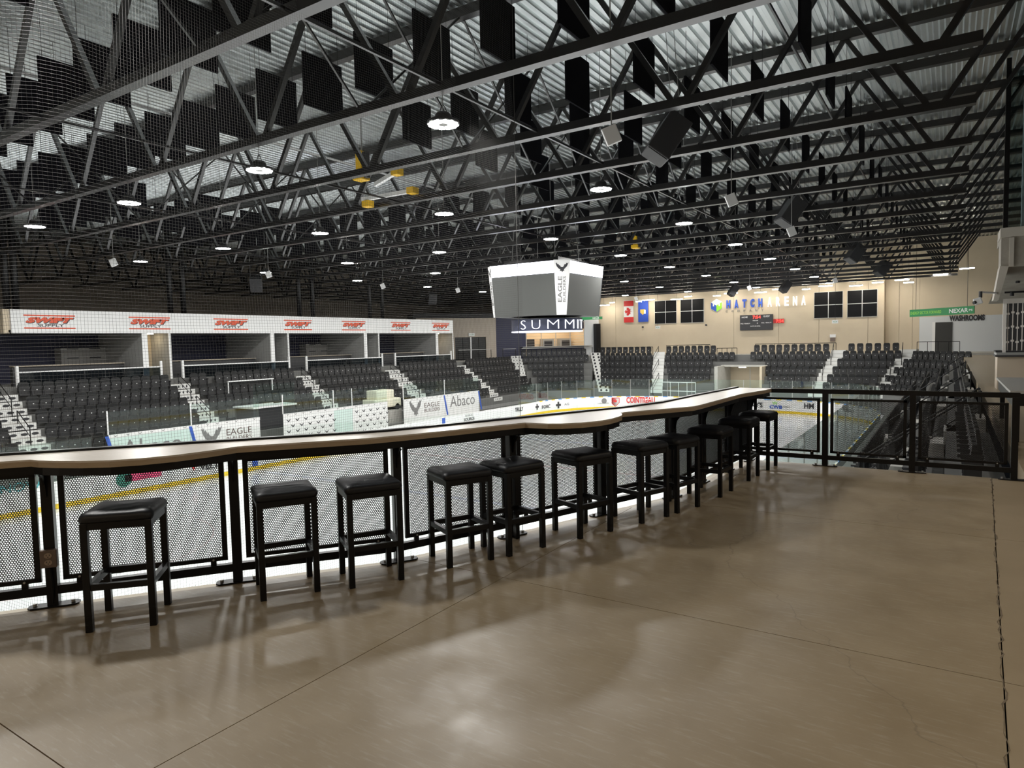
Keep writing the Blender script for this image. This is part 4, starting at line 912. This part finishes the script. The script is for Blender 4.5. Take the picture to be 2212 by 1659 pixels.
for k, (ch, px, w) in enumerate((('S', 1131, .30), ('U', 1158, .42), ('M', 1195, .55), ('M', 1230, .55), ('I', 1247.5, .07), ('T', 1254.6, .42))):
    d = ray(px, 705); d2 = Vector((d.x, d.y)); bb = d2.dot(Vector((RC.x, RC.y))); aa = d2.dot(d2); cc = RC.x ** 2 + RC.y ** 2 - RR ** 2; disc = max(bb * bb - aa * cc, 0)
    t_ = (bb - math.sqrt(disc)) / aa; p = Vector((d.x * t_, d.y * t_, 2.6)); nn = (Vector((p.x, p.y, 0)) - RC).normalized(); r_ = Vector((-nn.y, nn.x, 0))
    text('letter', ch, SUMW, rg, p, r_, ZU, w=w, h=.42, depth=.02, lift=.012, bold=-.022)

# ------------------------------------------------------------------ safety net
def P_(px, depth):
    d = ray(px, 830); k = depth; return Vector((d.x * k, d.y * k))
corner = Vector((-7.55, 2.95)); far = Vector((-7.5, 11.75)); left = Vector((-14.0, 2.6))
npts = []
for k in range(14): npts.append(far.lerp(corner + Vector((0, .5)), k / 13))
for k in range(1, 8):
    a = math.pi / 2 * k / 8; npts.append(corner + Vector((-.5 + .5 * math.cos(a), .5 - .5 * math.sin(a))))
for k in range(0, 12): npts.append((corner + Vector((-.5, 0))).lerp(left, k / 11))
acc = [0.]
for p, q in zip(npts[:-1], npts[1:]): acc.append(acc[-1] + (q - p).length)
def along(s_):
    for i in range(len(acc) - 1):
        if s_ <= acc[i + 1]: return npts[i].lerp(npts[i + 1], (s_ - acc[i]) / (acc[i + 1] - acc[i]))
    return npts[-1]
def bulge(s_, z):                                # slack cloth, lazy folds
    return .10 * math.sin(s_ * 1.3 + z * .55) * min(1, (z - .2) / 2 if z > .2 else 0) * min(1, max(0, (9.4 - z) / 2))
CELL = .037; RW = .0010
ZN0, ZN1 = -2.6, 9.45
b = MB(); Ltot = acc[-1]; ns = int(Ltot / CELL); nz = int((ZN1 - ZN0) / CELL)
def npnt(s_, z):
    q = along(s_); e = along(min(s_ + .05, Ltot)) - along(max(s_ - .05, 0)); e.normalize(); k = bulge(s_, z)
    return Vector((q.x - e.y * k, q.y + e.x * k, z)), Vector((e.x, e.y, 0))
for i in range(ns + 1):
    s_ = i * CELL; vs = []
    zs = [ZN0 + (ZN1 - ZN0) * k / 16 for k in range(17)]
    for z in zs:
        p, e = npnt(s_, z); m_ = Vector((-e.y, e.x, 0)); vs += [p - e * RW, p + e * RW, p + m_ * RW * 1.6]
    b.add(vs, [(k * 3 + j, k * 3 + (j + 1) % 3, k * 3 + 3 + (j + 1) % 3, k * 3 + 3 + j) for k in range(16) for j in range(3)])
ss = [Ltot * k / 70 for k in range(71)]
for i in range(nz + 1):
    z = ZN0 + i * CELL; vs = []
    for s_ in ss:
        p, e = npnt(s_, z); m_ = Vector((-e.y, e.x, 0)); vs += [p - ZU * RW, p + ZU * RW, p + m_ * RW * 1.6]
    b.add(vs, [(k * 3 + j, k * 3 + 3 + j, k * 3 + 3 + (j + 1) % 3, k * 3 + (j + 1) % 3) for k in range(70) for j in range(3)])
nt_ = thing('safety_net', 'fine grey safety netting hung from the trusses between bar and ice', 'net', (-8.2, 8, ZN0))
o = b.build('mesh_cords', NETM, nt_); o['kind'] = 'stuff'
MB().tube([(p.x, p.y, ZN0) for p in npts], .003, 5).build('bottom_rope', NETM, nt_); MB().tube([(far.x, far.y, ZN0), (far.x, far.y, ZN1)], .006, 5).build('edge_rope', NETM, nt_); MB().tube([(p.x, p.y, ZN1) for p in npts], .02, 5).build('top_pipe', TRUSS, nt_)

# ------------------------------------------------------------------ bar railing, counter, stools
POSTS = [(-5.975, 1.128), (-5.256, 2.089), (-4.537, 3.05), (-3.786, 4.025), (-3.365, 5.094), (-2.976, 6.179), (-2.609, 7.237), (-2.55, 8.15), (-2.49, 9.06), (-2.43, 9.97)]
GP = [(-2.43, 9.97), (-1.426, 9.985), (-.397, 9.985), (.657, 9.975)]
SHEETS = {}
def sheet_mesh(w, h):
    key = (round(w, 2), round(h, 2))
    if key in SHEETS: return SHEETS[key]
    p = .0158; r = .0062; ro = p / math.sqrt(3); vs = []; fs = []
    dx, dy = p, p * math.sqrt(3) / 2; nx, ny = int(w / dx), int(h / dy); ox = (w - (nx - .5) * dx) / 2 ; oy = (h - (ny - 1) * dy) / 2
    ca = [(math.cos(math.pi / 6 + math.pi / 3 * k), math.sin(math.pi / 6 + math.pi / 3 * k)) for k in range(6)]
    for j in range(ny):
        for i in range(nx):
            cx_ = ox + i * dx + (dx / 2 if j % 2 else 0) - w / 2; cz_ = oy + j * dy; n0 = len(vs)
            for c_, s_ in ca: vs += [(cx_ + ro * c_, 0, cz_ + ro * s_), (cx_ + r * c_, 0, cz_ + r * s_), (cx_ + r * c_, .0036, cz_ + r * s_)]
            fs += [(n0 + 3 * k, n0 + 3 * ((k + 1) % 6), n0 + 3 * ((k + 1) % 6) + 1, n0 + 3 * k + 1) for k in range(6)]
            fs += [(n0 + 3 * k + 1, n0 + 3 * ((k + 1) % 6) + 1, n0 + 3 * ((k + 1) % 6) + 2, n0 + 3 * k + 2) for k in range(6)]
    me = bpy.data.meshes.new('perforated_sheet'); me.from_pydata(vs, [], fs); me.materials.append(BLACK); SHEETS[key] = me; return me
def rail_run(root, posts, z1, ptop=.9, skip_first=False, skip_last=False):
    for k, p in enumerate(posts):
        if (skip_first and k == 0) or (skip_last and k == len(posts) - 1): continue
        a = Vector((*p, 0)); q = Vector((*posts[min(k + 1, len(posts) - 1)], 0)) - Vector((*posts[max(k - 1, 0)], 0)); t_ = q.normalized(); n_ = Vector((-t_.y, t_.x, 0))
        po = MB().obox(a + ZU * z1 / 2, t_ * .034, n_ * .034, ZU * z1 / 2).build('post', BLACK, root)
        pl = [(x_ * .155, y_ * .05) for x_, y_ in ((-1, -.5), (-.85, -1), (.85, -1), (1, -.5), (1, .5), (.85, 1), (-.85, 1), (-1, .5))]
        MB().plate(a, t_, n_, ZU, pl, 0, .012).build('base_plate', BLACK, po)
        for s_ in (-1, 1): MB().tube([a + t_ * .115 * s_ + ZU * .012, a + t_ * .115 * s_ + ZU * .03], .014, 6).build('anchor_bolt', GALV, po)
    for p, q in zip(posts[:-1], posts[1:]):
        a, c = Vector((*p, 0)), Vector((*q, 0)); t_ = (c - a).normalized(); n_ = Vector((-t_.y, t_.x, 0)); L = (c - a).length; m_ = (a + c) / 2
        MB().obox(m_ + ZU * .118, t_ * (L / 2 - .034), n_ * .025, ZU * .03).build('bottom_rail', BLACK, root)
        w = L - .13; zb = .18; f = MB(); hw = w / 2
        for s_ in (-1, 1): f.obox(m_ + t_ * (hw - .019) * s_ + ZU * (zb + ptop) / 2, t_ * .019, n_ * .012, ZU * (ptop - zb) / 2)
        for z in (zb + .015, ptop - .015): f.obox(m_ + ZU * z, t_ * hw, n_ * .012, ZU * .015)
        fr = f.build('panel_frame', BLACK, root)
        w_in = round((w - .07) / .02) * .02; me = sheet_mesh(w_in, ptop - zb - .05); sh = bpy.data.objects.new('perforated_sheet', me); C.objects.link(sh); sh.parent = fr
        sh.location = inv_pt(root, m_ + ZU * (zb + .025)); sh.rotation_euler = (0, 0, math.atan2(t_.y, t_.x))
        for s_ in (-1, 1):
            MB().obox(m_ + t_ * (hw - .1) * s_ + ZU * (zb - .016), t_ * .02, n_ * .01, ZU * .02).build('mounting_tab', BLACK, root)
            MB().tube([m_ + t_ * (hw - .1) * s_ - n_ * .02 + ZU * (zb + .012), m_ + t_ * (hw - .1) * s_ - n_ * .012 + ZU * (zb + .012)], .008, 6).build('tab_bolt', GALV, root)
def inv_pt(root, p): return pose(root).inverted() @ Vector(p)
br = thing('bar_railing', 'black steel bar railing with perforated panels along the ice', 'railing', (-3.8, 4.0, 0))
rail_run(br, POSTS, .96, .95)
gr = thing('corner_guardrail', 'black guardrail with three perforated panels beyond the stools', 'railing', (-.4, 9.98, 0))
rail_run(gr, GP, 1.0, .93, skip_first=True)
MB().bar((-2.34, 9.985, 1.025), (.70, 9.985, 1.025), .07, .06).build('top_rail', BLACK, gr)
# counter
front = [(-6.75, -.06), (-5.19, 1.975), (-5.10, 1.985), (-4.97, 2.03), (-4.80, 2.11), (-4.648, 2.216), (-4.53, 2.36), (-4.44, 2.55), (-4.40, 2.77), (-4.387, 2.99), (-4.344, 3.051), (-3.787, 3.748), (-3.66, 4.0), (-3.532, 4.289), (-3.198, 5.088),
         (-3.084, 5.089), (-2.97, 5.10), (-2.86, 5.15), (-2.73, 5.288), (-2.65, 5.44), (-2.615, 5.62), (-2.62, 5.80), (-2.64, 5.95), (-2.70, 6.09), (-2.745, 6.15), (-2.74, 6.22), (-2.33, 6.96), (-2.29, 7.05), (-2.275, 7.25), (-2.25, 8.8), (-2.12, 9.55), (-2.1, 9.85)]
back = [(-2.56, 9.92), (-2.68, 8.3), (-2.73, 7.3), (-2.90, 6.6), (-3.72, 4.55), (-3.93, 4.05), (-4.87, 2.86), (-5.60, 1.92), (-7.05, .05)]
bc = thing('bar_counter', 'long pale oak bar counter with wavy front edge', 'counter', (-3.6, 4.5, 1.0))
ZCT = 1.06
MB().prism(front + back, ZCT - .012, ZCT).build('counter_top', OAK, bc)
MB().prism(front + back, ZCT - .048, ZCT - .0125).build('edge_band', OAKEDGE, bc)
def inset(poly, d):
    out = []
    n_ = len(poly)
    for i in range(n_):
        p0_, p1_, p2_ = Vector(poly[i - 1]), Vector(poly[i]), Vector(poly[(i + 1) % n_])
        e1, e2 = (p1_ - p0_).normalized(), (p2_ - p1_).normalized(); b_ = Vector((-(e1.y + e2.y), e1.x + e2.x))
        if b_.length > 1e-6: b_.normalize()
        out.append((p1_.x + b_.x * d, p1_.y + b_.y * d))
    return out
MB().prism(inset(front + back, .025), .955, ZCT - .049).build('apron', BLACK, bc)
bk = [Vector((p[0], p[1], 0)) for p in back]
for p, q in zip(bk[:-1], bk[1:]):
    t_ = (q - p).normalized(); n_ = Vector((-t_.y, t_.x, 0)); MB().bar(p - n_ * .035 + ZU * 1.042, q - n_ * .035 + ZU * 1.042, .055, .068).build('back_rail', BLACK, bc)
for k, p in enumerate(POSTS[1:]):
    a = Vector((*p, 0)); q = Vector((*POSTS[min(k + 2, 9)], 0)) - Vector((*POSTS[k], 0)); t_ = q.normalized(); n_ = Vector((t_.y, -t_.x, 0))
    MB().plate(a - t_ * .006, n_, ZU, t_, [(.0, .955), (.16, .955), (.12, .93), (.07, .87), (.045, .78), (.034, .78), (0, .78)], 0, .012).build('bracket', BLACK, bc)
# power outlet on the second post
oq = Vector((-5.256, 2.089, 0)); t_ = (Vector((*POSTS[2], 0)) - Vector((*POSTS[1], 0))).normalized(); n_ = Vector((t_.y, -t_.x, 0))
ou = thing('power_outlet', 'brown duplex power outlet on the railing post', 'outlet', oq + n_ * .06 + ZU * .33 )
oc = oq + n_ * .055 + ZU * .355
MB().obox(oc, t_ * .05, n_ * .022, ZU * .062).build('box', OUTM, ou, bevel=.004)
for s_ in (-1, 1):
    so = MB().plate(oc + n_ * .022 + ZU * .024 * s_, -t_ * -1, ZU, n_, [(.024 * math.cos(2 * math.pi * k / 12), .019 * math.sin(2 * math.pi * k / 12)) for k in range(12)], 0, .003).build('socket', SOCK, ou)
    for dx_ in (-.009, .009): MB().obox(oc + n_ * .0255 + ZU * (.024 * s_ + .004) + t_ * dx_, t_ * .0018, n_ * .001, ZU * .005).build('slot', SLOT, so)
    MB().obox(oc + n_ * .0255 + ZU * (.024 * s_ - .009), t_ * .003, n_ * .001, ZU * .003).build('ground_hole', SLOT, so)
MB().tube([oc - ZU * .06, oc - ZU * .2 + t_ * .01, oc - ZU * .32 - n_ * .02, oc - ZU * .34 - n_ * .05], .008, 6).build('conduit', BLACK, ou)

def stool(label, loc, rz):
    s_ = thing('bar_stool', label, 'stool', loc, rz, 'backless bar stools along the counter')
    for sx_ in (-1, 1):
        for sy_ in (-1, 1): MB().box(sx_ * .185 - .021, sx_ * .185 + .021, sy_ * .18 - .021, sy_ * .18 + .021, 0, .70).build('leg', BLACK, s_, False, bevel=.003)
    for sy_ in (-1, 1):
        MB().box(-.165, .165, sy_ * .18 - .016, sy_ * .18 + .016, .265, .305).build('stretcher', BLACK, s_, False); MB().box(-.165, .165, sy_ * .18 - .018, sy_ * .18 + .018, .655, .70).build('seat_rail', BLACK, s_, False)
    for sx_ in (-1, 1):
        MB().box(sx_ * .185 - .016, sx_ * .185 + .016, -.16, .16, .265, .305).build('stretcher', BLACK, s_, False); MB().box(sx_ * .185 - .018, sx_ * .185 + .018, -.16, .16, .655, .70).build('seat_rail', BLACK, s_, False)
    N = 14; vs = []; fs = []                     # padded cushion
    prof_ = [(.0, .700), (1.0, .700), (1.035, .715), (1.03, .735), (.985, .752), (.9, .763), (.7, .770), (.4, .775), (0, .777)]
    for r_, z in prof_[1:-1]:
        for k in range(4 * N):
            side, f = divmod(k, N); f = f / N * 2 - 1
            x_, y_ = ((f, -1), (1, f), (-f, 1), (-1, -f))[side]
            rr = max(abs(x_), abs(y_)); 
            # slightly rounded corner
            cor = max(0, abs(x_) - .86) * max(0, abs(y_) - .86) * 3.0
            x_ *= 1 - cor; y_ *= 1 - cor; dip = -.006 * max(0, 1 - abs(x_ * r_)) * (1 if z > .76 else 0) + (.0015 * math.cos(x_ * 6) if z > .76 else 0)
            vs.append((x_ * r_ * .208, y_ * r_ * .203, z + dip))
    m_ = len(prof_) - 2; K = 4 * N
    for i in range(m_ - 1):
        for k in range(K): fs.append((i * K + k, i * K + (k + 1) % K, (i + 1) * K + (k + 1) % K, (i + 1) * K + k))
    fs += [tuple(range(K - 1, -1, -1)), tuple((m_ - 1) * K + k for k in range(K))]
    MB().add(vs, fs).build('cushion', VINYL, s_, False, smooth=True)
    return s_
LEGS = [[(-4.54, 2.01), (-4.29, 2.28), (-4.84, 2.24), (-4.59, 2.51)], [(-4.03, 2.91), (-3.84, 3.22), (-4.35, 3.09), (-4.15, 3.40)], [(-3.67, 3.38), (-3.48, 3.69), (-3.99, 3.60), (-3.75, 3.91)],
        [(-3.31, 4.13), (-3.15, 4.44), (-3.63, 4.26), (-3.47, 4.57)], [(-3.06, 4.60), (-2.95, 4.93), (-3.41, 4.70), (-3.27, 5.01)], [(-2.77, 5.33), (-2.64, 5.65), (-3.11, 5.44), (-2.98, 5.79)],
        [(-2.49, 6.06), (-2.37, 6.40)], [(-2.32, 6.60), (-2.23, 6.93)], [(-2.14, 7.49), (-2.12, 7.84)], [(-2.08, 8.52), (-2.06, 8.86)], [(-2.03, 9.35), (-2.01, 9.67)]]
NTH = ['eleventh and last', 'tenth', 'ninth', 'eighth', 'seventh', 'sixth', 'fifth', 'fourth', 'third', 'second', 'first']
st0 = None
for k, lg in enumerate(LEGS):
    f0, f1 = Vector(lg[0]), Vector(lg[1]); t_ = (f1 - f0).normalized(); n_ = Vector((-t_.y, t_.x))
    c_ = sum((Vector(q) for q in lg), Vector((0, 0))) / 4 if len(lg) == 4 else (f0 + f1) / 2 + n_ * .18
    rz = math.atan2(t_.y, t_.x); lab = 'backless black vinyl bar stool, %s from the corner guardrail' % NTH[k]
    if st0 is None: st0 = stool(lab, (c_.x, c_.y, 0), rz)
    else: dup(st0, (c_.x, c_.y, 0), rz, lab)

# ------------------------------------------------------------------ right side: concession bulkhead, grille, counter, table, camera
bh = sempty('wall_bulkhead', (3, 25, 3.7))
q0, q1 = onY(2163, 520, 25), onY(2160, 578, 25)
MB().box(q0.x, 8, 25, 26.2, q1.z, onY(2170, 513, 25).z).build('bulkhead_face', BULK, bh); MB().box(q0.x - .03, 8, 24.9, 26.3, onY(2170, 513, 25).z, onY(2170, 493, 25).z).build('bulkhead_ledge', mat('ledge_plaster', (.5, .46, .4), .6), bh)
MB().box(onY(2180, 540, 25).x, onY(2190, 540, 25).x, 24.9, 25, q1.z, onY(2170, 515, 25).z).build('bulkhead_pilaster', mat('ledge_plaster', (.5, .46, .4), .6), bh)
pl_ = [onY(px, py, 25) for px, py in ((2160, 575), (2179, 575), (2157, 648), (2146, 648))]
MB().plate((0, 25.3, 0), XU, ZU, YU, [(p.x, p.z) for p in pl_], -.35, .8).build('tapered_bracket', mat('ledge_plaster', (.5, .46, .4), .6), bh)
zs_ = onY(2170, 650, 25).z
b = MB(); b.add([(q0.x + .15, 25.4, q1.z), (8, 25.4, q1.z), (8, 30, zs_ + .1), (q0.x - .1, 30, zs_ + .1)], [(0, 1, 2, 3)]); b.build('sloped_soffit', BULK, bh)
MB().box(q0.x + .35, 8, 29.9, 30.2, 0, zs_ + .3).build('back_wall', DARK, bh)  # shade behind the grille put into the wall colour as charcoal
for k, (pa, py) in enumerate(((2195, 578), (2182, 604), (2170, 632))):
    a = onY(pa, py, 26 + k); tk = thing('ceiling_track', 'black lamp track on the concession soffit, %s from its edge' % ('first', 'second', 'third')[k], 'track', a)
    MB().bar(a, (8, a.y, a.z + .02), .05, .06).build('rail', BLACK, tk); MB().tube([a + XU * .2, a + XU * .2 - ZU * .12], .06, 8).build('lamp_head', BLACK, tk)
xg0, xg1 = onY(2166, 700, 26).x, 4.6; zg0, zg1 = onY(2170, 768, 26).z, onY(2170, 646, 26).z
gg = thing('rolling_grille', 'white rolling grille closing the concession counter', 'grille', ((xg0 + xg1) / 2, 26, zg0))
GW = mat('grille_white', (.78, .74, .70), .4)
MB().box(xg0, xg1, 25.95, 26.05, zg0, zg0 + .1).build('bottom_bar', GW, gg); MB().box(xg0, xg1, 25.9, 26.1, zg1 - .14, zg1).build('head_box', GW, gg); MB().box(xg0, xg0 + .09, 25.93, 26.07, zg0, zg1).build('side_guide', GW, gg)
nb = 26
vb = MB().box(-.012, .012, -.012, .012, 0, zg1 - zg0 - .2).build('grille_bar', GW, gg, False); vme = vb.data; bpy.data.objects.remove(vb)
for k in range(nb):
    o = bpy.data.objects.new('grille_bar', vme); C.objects.link(o); o.parent = gg; o.location = inv_pt(gg, (xg0 + .13 + (xg1 - xg0 - .15) * k / nb, 26, zg0 + .08))
for j in range(1, 4):
    for k in range(nb): MB().box(xg0 + .13 + (xg1 - xg0 - .15) * k / nb - .04, xg0 + .13 + (xg1 - xg0 - .15) * k / nb + .04, 25.98, 26.02, zg0 + (zg1 - zg0) * j / 4 + (.02 if k % 2 else -.02) - .03, zg0 + (zg1 - zg0) * j / 4 + (.02 if k % 2 else -.02) + .03).build('grille_link', GW, gg)
kc = thing('concession_bar', 'cream concession bar with dark worktop by the walkway', 'counter', (2.5, 26, 0))
xk = onY(2153, 800, 26).x
MB().box(xk, 5, 25.75, 27, 0, 1.02).build('front', mat('cream_panel', (.62, .53, .42), .5), kc); MB().box(xk - .06, 5.1, 25.6, 27.1, 1.02, 1.07).build('worktop', DARK, kc); MB().box(xk - .03, 5.1, 25.7, 27.1, 1.07, 1.15).build('upstand', GREYW, kc); MB().box(xk - .04, 5.1, 25.95, 27.1, 1.15, 1.2).build('ledge', DARK, kc)
tb = thing('side_table', 'grey high table with black edge and legs beside the concession', 'table', (2.6, 15.5, 0))
tq = onY(2170, 800, 15); 
a, c = onY(2169, 801, 17.5), onY(2184, 828, 13.2)
MB().plate((0, 0, 0), Vector((c.x - a.x, c.y - a.y, 0)), ZU, Vector((c.y - a.y, a.x - c.x, 0)).normalized(), [(0, a.z - .22), (1, c.z - .3), (1, c.z), (0, a.z)], -.05, 0).build('side_panel', BLACK, tb)
MB().box(c.x, c.x + 2.6, 13.3, 17.3, .80, .84).build('table_top', mat('grey_laminate', (.36, .35, .33), .4), tb); MB().box(c.x + .03, c.x + 2.6, 13.32, 17.2, .6, .8).build('apron', BLACK, tb)
for xx in (c.x + .1, c.x + 2.4):
    for yy in (13.5, 17.1): MB().box(xx - .04, xx + .04, yy - .04, yy + .04, 0, .62).build('leg', BLACK, tb)
for k, (xx, yy) in enumerate(((1.35, 12.0), (2.2, 11.8))):
    s_ = dup(st0, (xx + .9, yy + .5, 0), .3, 'black bar stool at the grey table, %s' % ('nearer the guardrail', 'farther from the guardrail')[k]); s_['group'] = 'stools at the grey table'
up = sempty('window_5', (3, 24.9, 5.2))
zl0 = onY(2170, 493, 25).z
xq = onY(2168, 430, 25.1).x
MB().box(xq, xq + .12, 25.05, 25.25, zl0, ROOFZ).build('corner_mullion', BLACK, up)
for k in range(6):
    x0_ = xq + .12 + 1.1 * k; MB().box(x0_, x0_ + 1.04, 25.12, 25.16, zl0, ROOFZ - .3).build('pane', GLASSW, up); MB().box(x0_ + 1.04, x0_ + 1.1, 25.08, 25.2, zl0, ROOFZ).build('mullion', BLACK, up)
MB().box(xq, 8, 26.3, 28, zl0 - .3, zl0).build('upper_floor', BULK, up); MB().box(xq + .6, 8, 27.5, 27.8, zl0, ROOFZ).build('upper_back_wall', COOLW, up)
sc_ = onY(2118, 640, 24); cm = thing('security_camera', 'white dome security camera on a wall arm', 'camera', sc_)
MB().bar(sc_ + Vector((-.02, 0, .12)), sc_ + Vector((.42, .95, .12)), .05, .05).build('arm', APW, cm); MB().tube([sc_ + ZU * .14, sc_ - ZU * .04], .045, 8).build('mount', DARK, cm); MB().obox(sc_ + Vector((-.06, 0, -.14)), (.1, 0, .03), (0, .09, 0), (-.03, 0, .09)).build('housing', APW, cm, bevel=.03); MB().tube([sc_ + Vector((-.12, -.06, -.17)), sc_ + Vector((-.16, -.1, -.19))], .05, 8).build('lens', SLOT, cm)

# ------------------------------------------------------------------ lamps above the mezzanine (behind the camera)
pm0 = None
for (xx, yy) in ((2.2, -1.5), (2.6, 3.4), (2.8, 8.4), (-1.4, -4.0), (-4.5, -4.5)):
    if pm0 is None:
        pm0 = thing('pendant_lamp', 'round warm pendant lamp above the mezzanine floor', 'lamp', (xx, yy, 5.2), 0, 'pendant lamps above the mezzanine')
        MB().lathe([(.001, .25), (.15, .25), (.3, .05), (.31, 0), (.28, 0)], 20).build('shade', DARK, pm0, False); MB().lathe([(.28, .01), (.001, .01)], 20).build('lens', mat('warm_lens', (1, 1, 1), .5, emit=PENDANT_POWER, emcol=(1, .80, .55)), pm0, False); MB().tube([(0, 0, .25), (0, 0, 4.6)], .01, 5).build('cord', BLACK, pm0, False)
    else: dup(pm0, (xx, yy, 5.2))
